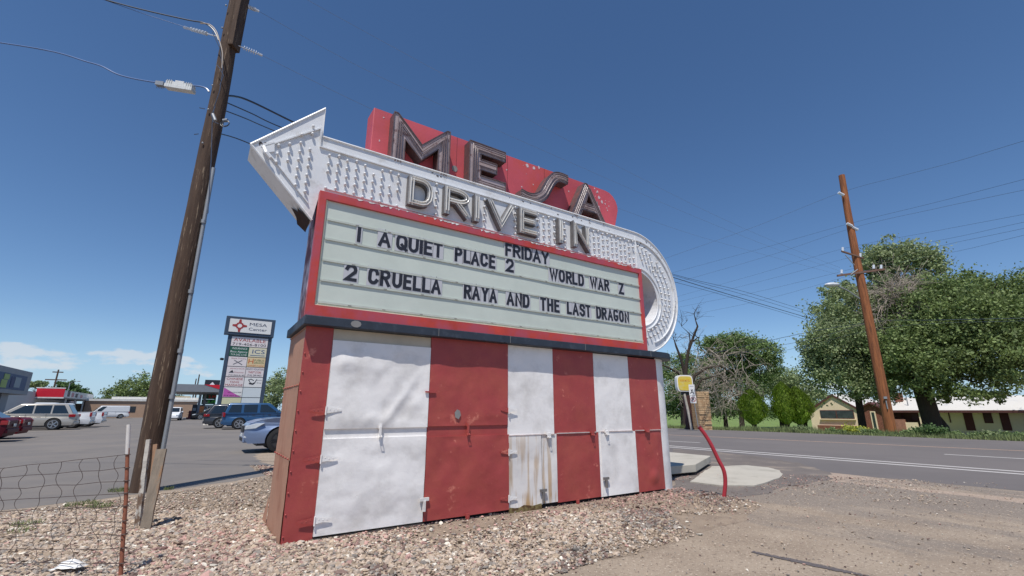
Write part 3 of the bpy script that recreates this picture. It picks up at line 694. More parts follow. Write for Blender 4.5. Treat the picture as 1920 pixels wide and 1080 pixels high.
shoulder = M('cracked_shoulder_asphalt', S(108, 100, 95), .95, var=.14, vs=1.2, c2=S(140, 128, 116), t2=.60, s2=1.1, w2=.08, c3=S(84, 78, 74), t3=.66, s3=34, bump=.7, bs=70, bd=.01)
sandm = M('washed_sand', S(168, 150, 134), .95, var=.1, vs=1.5, bump=.4, bs=90, bd=.006)
linew = M('worn_white_road_paint', S(190, 186, 182), .8, var=.08, vs=2, c2=S(140, 134, 130), t2=.66, s2=9)
liney = M('worn_yellow_road_paint', S(178, 148, 126), .8, var=.1, vs=2, c2=S(134, 122, 114), t2=.6, s2=7)
concr = M('pale_concrete', S(176, 170, 158), .9, var=.07, vs=1.5, c2=S(152, 146, 134), t2=.62, s2=1.8, w2=.1, bump=.3, bs=60, bd=.004)
# terrain: level to the road's far verge, then falling gently, one sheet to the horizon
mb = MB(); As = [-2500, -200, -60, -20, 0, 12, 20, 31, 36, 42, 50, 62, 90, 200, 2500]; Bs = [-800, -60, -20, 0, 10, 20, 40, 80, 160, 500, 3000]
vs = [tuple(W(a, b, ground_z(a)-.0004)) for b in Bs for a in As]; na = len(As)
for j in range(len(Bs)-1):
    for i in range(na-1):
        mb.add([], [])
        o = 0; mb.f.append((j*na+i, j*na+i+1, (j+1)*na+i+1, (j+1)*na+i)); mb.m.append(1 if As[i] >= 30 and (Bs[j] >= 10 or As[i] < 36) else 0)
mb.v = vs
struct('ground', mb, [dirt, lawn_m], recalc=False)
# parking lot
edge = [G(0, 958), G(90, 946), G(240, 929), G(300, 921), G(437, 903), G(500, 891), G(520, 878)]
lot = [tuple(W(-90, -10)[:2]), tuple(W(-14, -6)[:2])]+[(p.x, p.y) for p in edge]+[tuple(W(1.5, 16)[:2]), tuple(W(3.5, 22)[:2]), tuple(W(9, 30)[:2]), tuple(W(9, 260)[:2]), tuple(W(-90, 260)[:2])]
sheet('parking_lot', ragged(lot, .09, .35, 3), .0006, asph)
# road with markings
rp = []
for b in np.arange(-30, 400, .6 if True else 1):
    if b < 40: rp.append((11.55+.25*nz(b, 0, .9, 4)+.12*nz(b, 3, 3, 5), b))
    elif int(b*10) % 90 < 6: rp.append((11.5, b))
pl = [tuple(W(a, b)[:2]) for a, b in rp]+[tuple(W(30.4, 400)[:2])]+[tuple(W(30.4+.12*nz(b, 9, 1, 7), b)[:2]) for b in np.arange(60, -30, -.8)]
sheet('road', pl, .0012, roadm)
def stripe(name, a0, a1, w, b0, b1, m, n_=1):
    mb = MB()
    mb.add([tuple(W(a0, b0, .0032)), tuple(W(a0+w, b0, .0032)), tuple(W(a1+w, b1, .0032)), tuple(W(a1, b1, .0032))], [(0, 1, 2, 3)])
    return struct(name, mb, m, recalc=True)
stripe('road_marking', 15.30, 14.73, .18, -10, 60, linew)
stripe('road_marking', 14.70, 14.18, .18, -10, 60, linew)
stripe('road_marking', 19.5, 19.25, .16, -3, 4.95, linew)
stripe('road_marking', 17.6, 17.2, .16, 12.3, 16, linew)
stripe('road_marking', 23.9, 21.6, .2, -6, 20, liney)
stripe('road_marking', 23.6, 22.6, .2, 20, 60, liney)
# dark shoulder wrapping the concrete apron, then washed sand at the road edge
shp = [G(1262, 842), G(1330, 846), G(1420, 856), G(1500, 868), G(1550, 884), G(1560, 898), G(1520, 906), G(1470, 912), G(1440, 925), G(1380, 932), G(1262, 925)]
sheet('road_shoulder', ragged([(p.x, p.y) for p in shp], .05, .2, 8), .0020, shoulder)
# concrete apron and culvert headwall
ap = [G(*q) for q in ((1296, 905), (1320, 886), (1338, 876), (1400, 874), (1440, 878), (1462, 884), (1469, 891), (1462, 898), (1440, 906), (1418, 913), (1350, 912))]
mb = MB().prism(ragged([(p.x, p.y) for p in ap], .022, .08, 77), -.05, .022, 'z')
tag(obj('concrete_apron', mb, concr), 'flat pale concrete pad with a rounded end beside the road, in front of the culvert', 'concrete pad')
q0, q1, q2, q3 = G(1225, 899), G(1306, 891), G(1334, 872), G(1225, 868)
mb = MB()
def wedge(z0, z1, inset=0):
    mb.prism([(q0.x, q0.y), (q1.x, q1.y), (q2.x, q2.y), (q2.x-.8, q2.y+1.3), (q3.x, q3.y+.6)], z0, z1, 'z')
wedge(.06, .215)
hw = tag(obj('culvert_headwall', mb, concr, bevel=.012), 'raised concrete culvert slab beside the right end of the marquee sign', 'culvert')
mb = MB().prism([(q0.x, q0.y+.08), (q1.x-.1, q1.y+.1), (q2.x-.3, q2.y), (q3.x, q3.y+.5)], -.1, .059, 'z'); obj('opening', mb, darkvoid, hw)
# thin ragged dark strip laid on the foreground dirt
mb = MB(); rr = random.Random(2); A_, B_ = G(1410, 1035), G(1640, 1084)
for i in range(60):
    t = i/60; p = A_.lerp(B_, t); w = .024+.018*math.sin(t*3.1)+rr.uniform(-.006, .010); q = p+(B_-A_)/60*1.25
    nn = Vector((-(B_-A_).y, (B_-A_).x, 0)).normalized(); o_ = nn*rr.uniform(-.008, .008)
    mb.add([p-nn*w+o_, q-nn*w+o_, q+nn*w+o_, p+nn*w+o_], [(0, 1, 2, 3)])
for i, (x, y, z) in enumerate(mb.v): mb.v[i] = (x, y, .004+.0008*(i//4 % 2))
struct('dark_strip', mb, M('strip_grey', S(92, 86, 86), .85, var=.2, vs=20))
mb = MB()  # two thin dark strips laid flat on the lot at the left edge
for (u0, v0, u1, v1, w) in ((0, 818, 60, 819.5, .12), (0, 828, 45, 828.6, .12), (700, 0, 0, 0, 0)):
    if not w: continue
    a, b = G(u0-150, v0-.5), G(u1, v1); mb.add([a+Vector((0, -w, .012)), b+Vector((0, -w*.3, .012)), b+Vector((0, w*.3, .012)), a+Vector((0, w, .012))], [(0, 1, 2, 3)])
struct('dark_strip', mb, M('strip_grey', S(92, 86, 86)))
# ------------------------------------------------------------------ gravel
gpoly = [(-14, 1.5)]+[tuple(G(*q)[:2]) for q in ((-120, 985), (0, 962), (240, 935), (437, 907), (500, 893))]+[tuple(W(1.2, 13.5)[:2]), tuple(W(6.5, 7.5)[:2]), tuple(W(7.2, 6.0)[:2])]+[tuple(G(*q)[:2]) for q in ((1360, 928), (1430, 945), (1400, 975), (1340, 990), (1290, 1010), (1220, 1030), (1130, 1050), (1030, 1085))]+[(.6, 3.0), (-1, 1.5)]
gravel_base = M('gravel_fines', S(150, 134, 117), .95, var=.16, vs=3, c2=S(130, 114, 100), t2=.57, s2=5, w2=.1, c3=S(178, 162, 144), t3=.6, s3=60, bump=1, bs=60, bd=.02)
sheet('gravel_bed', ragged(gpoly, .05, .25, 5), .0014, gravel_base)
def inside(px, py, poly):
    c = np.zeros(len(px), bool); n_ = len(poly); j = n_-1
    for i in range(n_):
        xi, yi = poly[i]; xj, yj = poly[j]
        hit = ((yi > py) != (yj > py)) & (px < (xj-xi)*(py-yi)/(yj-yi+1e-12)+xi); c ^= hit; j = i
    return c
rng = np.random.default_rng(4)
def vnoise(x, y, s):
    # cheap smooth value noise
    X, Y = x*s, y*s; xi, yi = np.floor(X).astype(int), np.floor(Y).astype(int); fx, fy = X-xi, Y-yi
    h = lambda a, b: (np.sin(a*127.1+b*311.7)*43758.5453) % 1
    fx = fx*fx*(3-2*fx); fy = fy*fy*(3-2*fy)
    return (h(xi, yi)*(1-fx)+h(xi+1, yi)*fx)*(1-fy)+(h(xi, yi+1)*(1-fx)+h(xi+1, yi+1)*fx)*fy
t_ = (1+5**.5)/2
ICO = np.array([(-1, t_, 0), (1, t_, 0), (-1, -t_, 0), (1, -t_, 0), (0, -1, t_), (0, 1, t_), (0, -1, -t_), (0, 1, -t_), (t_, 0, -1), (t_, 0, 1), (-t_, 0, -1), (-t_, 0, 1)])/math.sqrt(1+t_*t_)
ICF = np.array([(0, 11, 5), (0, 5, 1), (0, 1, 7), (0, 7, 10), (0, 10, 11), (1, 5, 9), (5, 11, 4), (11, 10, 2), (10, 7, 6), (7, 1, 8), (3, 9, 4), (3, 4, 2), (3, 2, 6), (3, 6, 8), (3, 8, 9), (4, 9, 5), (2, 4, 11), (6, 2, 10), (8, 6, 7), (9, 8, 1)])
def stones(px, py, size, z0=.006):
    n_ = len(px); v = ICO[None]*(1+rng.uniform(-.45, .42, (n_, 12, 1)))
    sc = size[:, None]*np.stack([rng.uniform(.8, 1.35, n_), rng.uniform(.7, 1.1, n_), rng.uniform(.45, .8, n_)], 1); v = v*sc[:, None, :]
    a = rng.uniform(0, 6.283, n_); ca, sa = np.cos(a)[:, None], np.sin(a)[:, None]
    x = v[..., 0]*ca-v[..., 1]*sa; y = v[..., 0]*sa+v[..., 1]*ca
    tl = rng.uniform(-.5, .5, n_)[:, None]; z = v[..., 2]*np.cos(tl)+y*np.sin(tl)
    V = np.stack([x+px[:, None], y+py[:, None], z+z0+(size*rng.uniform(.1, .55, n_))[:, None]], -1).reshape(-1, 3)
    F = (ICF[None]+(np.arange(n_)*12)[:, None, None]).reshape(-1, 3); return V, F
def stone_mat(name, c): return M(name, c, .8, var=.15, vs=40, island=.28)
stone_ms = [stone_mat('cream_stone', S(176, 160, 144)), stone_mat('tan_stone', S(164, 146, 126)), stone_mat('grey_stone', S(140, 132, 124)), stone_mat('maroon_stone', S(112, 92, 84)), stone_mat('pink_stone', S(170, 136, 126)), stone_mat('white_stone', S(206, 198, 184))]
def scatter(n_, box, dens, smin, smax):
    x = rng.uniform(box[0], box[1], n_); y = rng.uniform(box[2], box[3], n_)
    keep = inside(x, y, gpoly) & (rng.uniform(0, 1, n_) < dens(x, y)); return x[keep], y[keep]
Px, Py = [], []; Sz = []
def sdist(x, y):   # local sign coordinates
    dx, dy = x-SP.x, y-SP.y; return dx*D.x+dy*D.y, dx*N.x+dy*N.y
def dens_near(x, y):
    s, o = sdist(x, y); front = (s > .6) & (o < 0)
    d = np.where(front, np.clip(.16+.8*(vnoise(x, y, 1.3)-.35)+.3*np.exp(-((o+1.0)/.45)**2), .04, .8), .95)
    d = np.where((s > 2.2) & (o < -1.5), d*.5, d)
    return d*np.where((s > -.02) & (s < 6.4) & (o > 0.02) & (o < 1.1), 0, 1)*np.clip(1.25-(y-5.4)*.3*(s < .5), .3, 1)
x, y = scatter(210000, (-6.5, 2.0, 2.4, 6.6), dens_near, 0, 0); Px.append(x); Py.append(y); Sz.append(rng.gamma(2.6, .0032, len(x))+.0035)
x, y = scatter(120000, (-9.5, 6.5, 6.4, 12.5), dens_near, 0, 0); Px.append(x); Py.append(y); Sz.append(rng.gamma(2.4, .0030, len(x))+.0035)
# loose stones spilled on the dirt in front
gp2 = gpoly; gpoly = [(-1, 2.2), (1.2, 2.6), (6, 5), (9, 9), (4, 11), (1.5, 8), (0, 5)]
x, y = scatter(26000, (-1, 9, 2.4, 11), lambda x, y: .22+.78*(vnoise(x, y, .8) > .6), 0, 0); Px.append(x); Py.append(y); Sz.append(rng.gamma(1.6, .0024, len(x))+.003)
gpoly = gp2
Px, Py, Sz = map(np.concatenate, (Px, Py, Sz)); Sz = np.clip(Sz, .003, .036)
V, F = stones(Px, Py, Sz)
s_, o_ = sdist(Px, Py); pinkness = np.exp(-(np.clip(-o_, 0, 9)/.5)**2)*(s_ > .5)*.5+np.exp(-((s_+.6)/.7)**2-((o_-.2)/.9)**2)*.35+.55*((s_ > 4.0) & (o_ > -1.2))
u = rng.uniform(0, 1, len(Px)); mi = np.select([u < .36, u < .70, u < .84, u < .90, u < .94], [0, 1, 2, 3, 4], 5)
pk = rng.uniform(0, 1, len(Px)) < pinkness; mi = np.where(pk, np.where(u < .7, 4, 3), mi)
dk = (vnoise(Px, Py, 1.7) > .62) & (s_ > .5) & (u < .5); mi = np.where(dk, np.where(u < .25, 3, 2), mi)
g = np_mesh('gravel', V, F, stone_ms, mi=np.repeat(mi, 20)); g.data.shade_flat(); g['kind'] = 'stuff'; tag(g, 'cream, tan and maroon gravel spread round the foot of the marquee sign', 'gravel', kind='stuff')
# ------------------------------------------------------------------ utility pole on the left, its hardware and cables
wood = M('weathered_pole_wood', S(86, 67, 53), .9, var=.25, vs=5, c2=S(64, 47, 37), t2=.48, s2=4, w2=.14, c3=S(146, 126, 104), t3=.62, s3=9, stretch=(3, 3, .22), bump=.9, bs=9, bd=.02)
wood_o = M('orange_brown_pole_wood', S(150, 92, 54), .85, var=.25, vs=5, c2=S(104, 62, 38), t2=.54, s2=4, w2=.1, stretch=(3, 3, .2), bump=.6, bs=9, bd=.02)
greywood = M('grey_board', S(134, 122, 108), .9, var=.2, vs=6, c2=S(154, 116, 84), t2=.58, s2=3, w2=.06, stretch=(3, 3, .4), bump=.8, bs=12, bd=.01)
flaky = M('flaking_white_post', S(196, 190, 180), .85, var=.1, vs=6, c2=S(120, 98, 82), t2=.52, s2=9, w2=.04, stretch=(1, 1, .5), bump=.9, bs=14, bd=.015)
rusty = M('rusty_orange_steel', S(150, 92, 68), .8, var=.25, vs=10, c2=S(110, 62, 46), t2=.55, s2=10, w2=.1, bump=.5, bs=40, bd=.003)
galv = M('galvanised_steel', S(150, 154, 158), .5, metal=.35, var=.1, vs=4)
cablem = M('cable_sheath', S(58, 66, 78), .45, var=.1)
wirem = M('bare_wire', S(88, 96, 110), .4, metal=.3)
bluecab = M('blue_grey_cable', S(92, 116, 158), .35, var=.1)
porc = M('porcelain_insulator', S(206, 212, 220), .25, spec=.7)
def Pm(u, v, Y): return AY(u, v, Y)
PL = G(247, 926); PY = PL.y+.22
pole = thing('utility_pole', 'thick weathered brown utility pole left of the marquee sign with a grey conduit', 'utility pole', (PL.x, PY, 0), 0, 'utility poles')
def rel(p, o=None): return Vector(p)-Vector((PL.x, PY, 0))
mb = MB(); path = []; rs = []
for i in range(30):
    t = i/29; z = -.4+t*13.4; path.append((nz(t*6, 0, 1, 3)*.03-.02*z*.2, nz(t*6, 4, 1, 3)*.03, z)); rs.append((.186-.0035*z)*(1+.03*nz(z, 0, 3, 8)))
mb.tube(path, rs, 20); obj('shaft', mb, wood, pole, smooth=50)
mb = MB(); cx = .235
mb.tube([(.225, -.02, .5), (.212, -.02, 2), (.165, -.02, 6.0)], .036, 10)
for z in (1.5, 2.3, 3.4, 4.8): q_ = .212-.0118*(z-2); mb.tube([(q_, -.03, z), (q_-.001, -.03, z+.07)], .046, 10)
obj('conduit', mb, galv, pole, smooth=40)
def pz(v): return AY(400, v, PY).z
mb = MB(); z0 = pz(90); mb.box(.06, .17, -.17, .10, z0-.05, 13.2); obj('crossarm_board', mb, wood, pole, bevel=.01)
# loose ground wires on the shaft
for pts in ([(398, 60), (412, 90), (418, 130), (412, 170), (402, 200), (398, 230), (396, 300), (390, 400)], [(405, 120), (412, 128), (419, 142), (412, 160)], [(404, 200), (396, 215), (400, 228), (410, 232)]):
    mb = MB(); mb.tube([rel(Pm(u, v, PY-.26)) for u, v in pts], .008, 5); obj('ground_wire', mb, wirem, pole)
mb = MB(); c0 = rel(Pm(421, 228, PY-.2)); mb.tube([c0+Vector((.09*math.cos(t), .02, .075*math.sin(t)-.03)) for t in np.linspace(0, 6.3, 14)], .009, 5)
mb.tube([c0+Vector((.05+.07*math.cos(t), -.03, .06*math.sin(t)-.06)) for t in np.linspace(0, 6.3, 12)], .007, 5); obj('cable_loop', mb, cablem, pole)
mb = MB(); mb.tube([c0+Vector((-.03, 0, .02)), c0+Vector((.06, 0, .03))], .035, 8); mb.tube([rel(Pm(399, 214, PY-.26)), rel(Pm(404, 226, PY-.26))], .03, 8); obj('clamp', mb, galv, pole, smooth=40)
mb = MB()
for v in (10, 52, 160, 205, 268): 
    c = rel(Pm(400-.17*(v-150), v, PY-.2)); mb.ball(c, .02)
obj('bolt', mb, galv, pole)
mb = MB()
for a, b in (((384, 204), (374, 202)), ((372, 251), (364, 252))): mb.tube([rel(Pm(*a, PY)), rel(Pm(*b, PY))], .009, 5)
obj('stub_bolt', mb, wirem, pole)
def insulator(a, b, parent):
    a, b = Vector(a), Vector(b); mb = MB(); mb.tube([a, b], .014, 6)
    for i in range(7):
        q = a.lerp(b, .3+.09*i); d = (b-a).normalized()*.008; mb.tube([q-d, q+d], .045 if i < 6 else .03, 8)
    mb.tube([a.lerp(b, .88), a.lerp(b, 1.0)], .03, 6)
    obj('insulator', mb, porc, parent, smooth=30)
insulator(rel(Pm(405, 68, PY)), rel(Pm(345, 51, PY+.1)), pole)
insulator(rel(Pm(443, 84, PY)), rel(Pm(492, 104, PY+.3)), pole)
insulator(rel(Pm(455, 8, PY)), rel(Pm(485, 21, PY+.3)), pole)
def cable(name, pts, r, m, label, group='overhead cables', sag=0, n=24, parts=None, cat='cable'):
    P = [Vector(p) for p in pts]
    if len(P) == 2:
        a, b = P; P = [a.lerp(b, i/n)-Vector((0, 0, sag*4*(i/n)*(1-i/n))) for i in range(n+1)]
    else:   # smooth through the points
        out = []
        for i in range(len(P)-1):
            p0, p1, p2, p3 = P[max(i-1, 0)], P[i], P[i+1], P[min(i+2, len(P)-1)]
            for k_ in range(6):
                t = k_/6; out.append(.5*((2*p1)+(p2-p0)*t+(2*p0-5*p1+4*p2-p3)*t*t+(3*p1-p0-3*p2+p3)*t**3))
        P = out+[P[-1]]
    mb = MB().tube(P, r, 5); o = obj(name, mb, m, None, smooth=60); return tag(o, label, cat, group)
c1 = cable('overhead_cable', [Pm(-200, 52, PY), Pm(0, 80, PY), Pm(100, 97, PY), (Pm(160, 115, PY)), Pm(190, 124, PY), Pm(228, 142, PY), Pm(295, 155, PY), Pm(375, 162, PY), Pm(392, 172, PY)], .017, bluecab, 'blue grey cable with a white splice case, running left from the weathered pole')
mb = MB(); a, b = Pm(313, 158, PY), Pm(364, 166, PY); d = (b-a)
def boxalong(mb, a, b, w, h0, h1, mi=0):
    d = (b-a); s_ = Vector((0, 1, 0))*w; z0_ = Vector((0, 0, h0)); z1_ = Vector((0, 0, h1))
    mb.add([a-s_+z0_, b-s_+z0_, b+s_+z0_, a+s_+z0_, a-s_+z1_, b-s_+z1_, b+s_+z1_, a+s_+z1_], [(0, 3, 2, 1), (4, 5, 6, 7), (0, 1, 5, 4), (1, 2, 6, 5), (2, 3, 7, 6), (3, 0, 4, 7)], mi)
boxalong(mb, a, b, .07, -.10, -.02); boxalong(mb, a.lerp(b, .02), a.lerp(b, .98), .06, -.02, .055); boxalong(mb, a.lerp(b, .36), a.lerp(b, .68), .066, -.03, .09)
for t in (.08, .16, .24, .78, .86, .94): boxalong(mb, a.lerp(b, t-.01), a.lerp(b, t+.01), .075, -.1, .08)
obj('splice_case', mb, M('white_splice_case', S(206, 208, 206), .5, var=.1, vs=12), c1, bevel=.006)
mb = MB(); a2, b2 = Pm(294, 156, PY), Pm(309, 158, PY); boxalong(mb, a2, b2, .045, -.06, .035)
for i in range(5): q = a2.lerp(b2, .1+.2*i); mb.tube([q-Vector((0, 0, .06)), q-Vector((0, 0, .12))], .006, 4)
obj('terminal_block', mb, galv, c1)
cable('overhead_cable', [Pm(150, -14, PY), Pm(250, 14, PY), Pm(350, 37, PY), Pm(382, 43, PY), Pm(400, 56, PY), Pm(410, 76, PY)], .016, cablem, 'dark twisted cable running up left from the top of the weathered pole')
cable('overhead_cable', [Pm(376, 44, PY-.2), Pm(393, 46, PY-.24), Pm(405, 58, PY-.25), Pm(411, 75, PY-.26), Pm(417, 100, PY-.26), Pm(416, 128, PY-.26)], .013, M('tan_cable', S(150, 138, 128), .6), 'tan lead cable looping over and down the face of the weathered pole')
cable('overhead_cable', [Pm(185, -4, PY), Pm(270, 26, PY+.05), Pm(345, 50, PY+.1)], .007, bluecab, 'thin pale wire ending at the long white insulator of the weathered pole')
# cables running right behind the sign and out past its rounded end
FR = {}
fr = W(33, 16.3)
def far(u, v, Y=36): return AY(u, v, Y)
cable('overhead_cable', [Pm(418, 181, PY), Pm(437, 180, PY+.3), Pm(470, 190, PY+.8), Pm(550, 229, PY+1.8), AY(620, 262, 11.5), AY(760, 335, 14.5), AY(1020, 440, 20), AY(1262, 520, 27), AY(1400, 562, 33), AY(1540, 603, 40)], .022, cablem, 'thickest black cable from the weathered pole, running behind the arrow')
cable('overhead_cable', [Pm(415, 188, PY), Pm(470, 212, PY+.8), Pm(535, 242, PY+1.8), AY(700, 306, 13), AY(1000, 424, 19), AY(1262, 514, 27), AY(1400, 548, 33), AY(1540, 592, 40)], .013, cablem, 'upper thin black cable from the weathered pole, just below the thickest one')
cable('overhead_cable', [Pm(413, 204, PY), Pm(460, 222, PY+.8), Pm(516, 246, PY+1.8), AY(700, 322, 13), AY(1000, 434, 19), AY(1262, 516, 27), AY(1400, 554, 33), AY(1530, 594, 40)], .012, cablem, 'middle thin black cable from the weathered pole towards the arrow head')
cable('overhead_cable', [Pm(411, 250, PY), Pm(470, 270, PY+1), AY(600, 330, 11.5), AY(900, 440, 17), AY(1262, 528, 27), AY(1400, 566, 33), AY(1540, 608, 40)], .012, cablem, 'lowest black cable from the weathered pole, ending behind the tip of the arrow')
# thin high wires crossing over the road
for pts, lb in ((((492, 104), (640, 40), (983, 220), (1300, 384), (1530, 480)), None), ):
    pass
def hw_(pts, Ys, r, lb, grp='thin wires high over the road'):
    cable('power_line', [AY(u, v, Y) for (u, v), Y in zip(pts, Ys)], r*.8, M('faint_high_wire', S(118, 132, 156), .5, metal=.2), lb, grp, cat='power line')
hw_([(470, -60), (700, 68), (983, 220), (1300, 384), (1450, 452), (1575, 502)], [9, 12, 16, 22, 26, 29.7], .006, 'thin high wire crossing the sky just above the last letter of the red panel')
hw_([(485, 21), (680, 128), (883, 222), (1100, 318), (1300, 405), (1450, 465), (1574, 508)], [8.6, 11, 14, 18, 22, 26, 29.7], .0055, 'faint wire in the sky, lower of the two above the red name panel')
hw_([(492, 104), (700, 206), (900, 292), (1161, 391), (1300, 440), (1450, 482), (1573, 515)], [8.6, 11, 14, 18.5, 22, 26, 29.7], .0055, 'faint wire leaving the right end of the red name panel')
# ------------------------------------------------------------------ wire fence
FP = G(231, 1083); FP = Vector((FP.x, FP.y, 0)); FE = Vector((-7.4, 4.25, 0))
fence = thing('wire_fence', 'sagging rusty woven wire fence with an orange pipe post capped in white', 'wire fence', FP)
def fz(v, u=236): return AY(u, v, FP.y).z
zt = fz(797, 241)
tilt = Vector((AY(241, 797, FP.y).x-FP.x, 0, 0))
mb = MB().tube([(0, 0, -.15), (tilt.x*.5, 0, zt*.5), (tilt.x, 0, zt)], [.016, .0145, .0135], 10); post = obj('post', mb, rusty, fence, smooth=40)
mb = MB().tube([(tilt.x*.80, 0, zt*.79), (tilt.x, 0, zt+.004)], [.0155, .015], 10); obj('post_cap', mb, M('chalky_white_paint', S(206, 200, 194), .8, var=.1, vs=10), post, smooth=40)
levels = [852, 877, 901, 924, 948, 976, 1001, 1027, 1055]
zs = [fz(v) for v in levels]; zs[-1] = max(zs[-1], .08)
sagL = [.24, .17, .15, .13, .1, .07, .05, .03, .0]
def fpt(t, k_, off=0):
    p = FE-FP; z = zs[k_]*(1-0*t)-sagL[k_]*math.sin(min(1, t*1.15)*math.pi*.5)*(1 if t < 1 else 1)
    return Vector((p.x*t+tilt.x*(z/zt)*(1-t), p.y*t+off, z))
mb = MB()
for k_ in range(9):
    mb.tube([fpt(t/20, k_, .01*math.sin(t*2.1+k_)-.03)+Vector((0, 0, .006*math.sin(t*3.3+k_*2))) for t in range(21)], .0032, 4)
for i in range(25):
    t0 = (i+.35)/25; pts = []
    for k_ in range(9):
        a = fpt(t0+.006*math.sin(i*2.1+k_*1.3), k_, -.03); pts.append(a)
        if k_ < 8:
            b = fpt(t0+.006*math.sin(i*2.1+(k_+1)*1.3), k_+1, -.03); s_ = 1 if (k_+i) % 2 else -1
            for q in (.25, .5, .75): pts.append(a.lerp(b, q)+Vector((s_*.020*math.sin(q*math.pi)*(1+.4*math.sin(i*3.7+k_)), 0, 0)))
    mb.tube(pts, .0021, 4)
obj('wire_mesh', mb, M('rusty_fence_wire', S(84, 72, 68), .7, metal=.2, var=.3, vs=30), fence)
mb = MB()
for z in zs: mb.tube([Vector((tilt.x*z/zt+.019*math.cos(t), .019*math.sin(t), z)) for t in np.linspace(0, 6.3, 9)], .004, 4)
obj('wire_tie', mb, M('rusty_fence_wire', S(84, 72, 68)), fence)
mb = MB().tube([FE-FP+Vector((0, 0, -.1)), FE-FP+Vector((0, 0, 1.1))], .026, 8); obj('post', mb, rusty, fence, smooth=40)
# ------------------------------------------------------------------ the two split stakes by the pole
def board_between(mb, a, b, w, th_, side, n_=9, taper=0, seed=0):
    a, b = Vector(a), Vector(b); ax = (b-a).normalized(); s_ = (Vector(side)-ax*Vector(side).dot(ax)).normalized(); t_2 = ax.cross(s_)
    vs = []; rr = random.Random(seed)
    for i in range(n_+1):
        q = a.lerp(b, i/n_); ww = w*(1-taper*i/n_)*(1+rr.uniform(-.08, .08)); tt = th_*(1+rr.uniform(-.15, .15)); top_ = 0
        vs += [q-s_*ww-t_2*tt, q+s_*ww-t_2*tt, q+s_*ww+t_2*tt, q-s_*ww+t_2*tt]
    fs = [(4*i+j, 4*i+(j+1) % 4, 4*i+4+(j+1) % 4, 4*i+4+j) for i in range(n_) for j in range(4)]+[(0, 3, 2, 1), (4*n_, 4*n_+1, 4*n_+2, 4*n_+3)]
    mb.add(vs, fs)
ST = G(272, 995); ST.z = 0
mb = MB(); board_between(mb, (0, 0, -.1), AY(303, 842, ST.y+.12)-ST, .052, .016, (1, .25, 0), 10, .0, 3)
s1 = obj('grey_stake', mb, greywood, None, smooth=0); s1.location = ST; tag(s1, 'grey split board leaning right in the gravel at the foot of the pole', 'wooden stake', 'stakes by the pole')
mb = MB(); board_between(mb, (.01, .03, .0), AY(292, 833, ST.y+.16)-ST, .022, .014, (1, .1, 0), 6, .0, 9); obj('splinter', mb, M('raw_split_wood', S(150, 118, 94), .9, var=.2, vs=10, stretch=(3, 3, .4)), s1)
mb = MB(); b0 = AY(264, 965, ST.y+.12)-ST; board_between(mb, b0+Vector((-.01, 0, -.12)), AY(279, 824, ST.y+.1)-ST, .026, .024, (1, .2, 0), 12, .25, 5)
s2 = obj('white_stake', mb, flaky, None); s2.location = ST; tag(s2, 'narrow stake with flaking white paint standing against the grey split board', 'wooden stake', 'stakes by the pole')
# ------------------------------------------------------------------ bent red pipe at the right of the sign
RP = G(1357, 932); RP.z = 0; mb = MB()
pp = [AY(u, v, RP.y+dy) for (u, v), dy in zip(((1357, 936), (1360, 905), (1357, 882), (1347, 862), (1334, 835), (1322, 815), (1312, 802)), (0, .0, 0, .02, .04, .06, .08))]
P2 = []
for i in range(len(pp)-1):
    p0, p1, p2, p3 = pp[max(i-1, 0)], pp[i], pp[i+1], pp[min(i+2, len(pp)-1)]
    for k_ in range(5): t = k_/5; P2.append(.5*((2*p1)+(p2-p0)*t+(2*p0-5*p1+4*p2-p3)*t*t+(3*p1-p0-3*p2+p3)*t**3)-RP)
P2.append(pp[-1]-RP)
mb.tube(P2, .030, 10); rp_o = obj('bent_pipe', mb, M('bent_pipe_red', S(160, 44, 54), .45, var=.1, vs=6, c2=S(196, 120, 120), t2=.72, s2=14), None, smooth=60); rp_o.location = RP
tag(rp_o, 'curved red steel pipe sticking out of the gravel right of the marquee sign', 'pipe')
mb = MB().tube([P2[-1]-Vector((0, 0, .0)), P2[-1]+(P2[-1]-P2[-2]).normalized()*.02], .036, 10); obj('pipe_cap', mb, M('dark_red_cap', S(112, 32, 40), .5), rp_o)
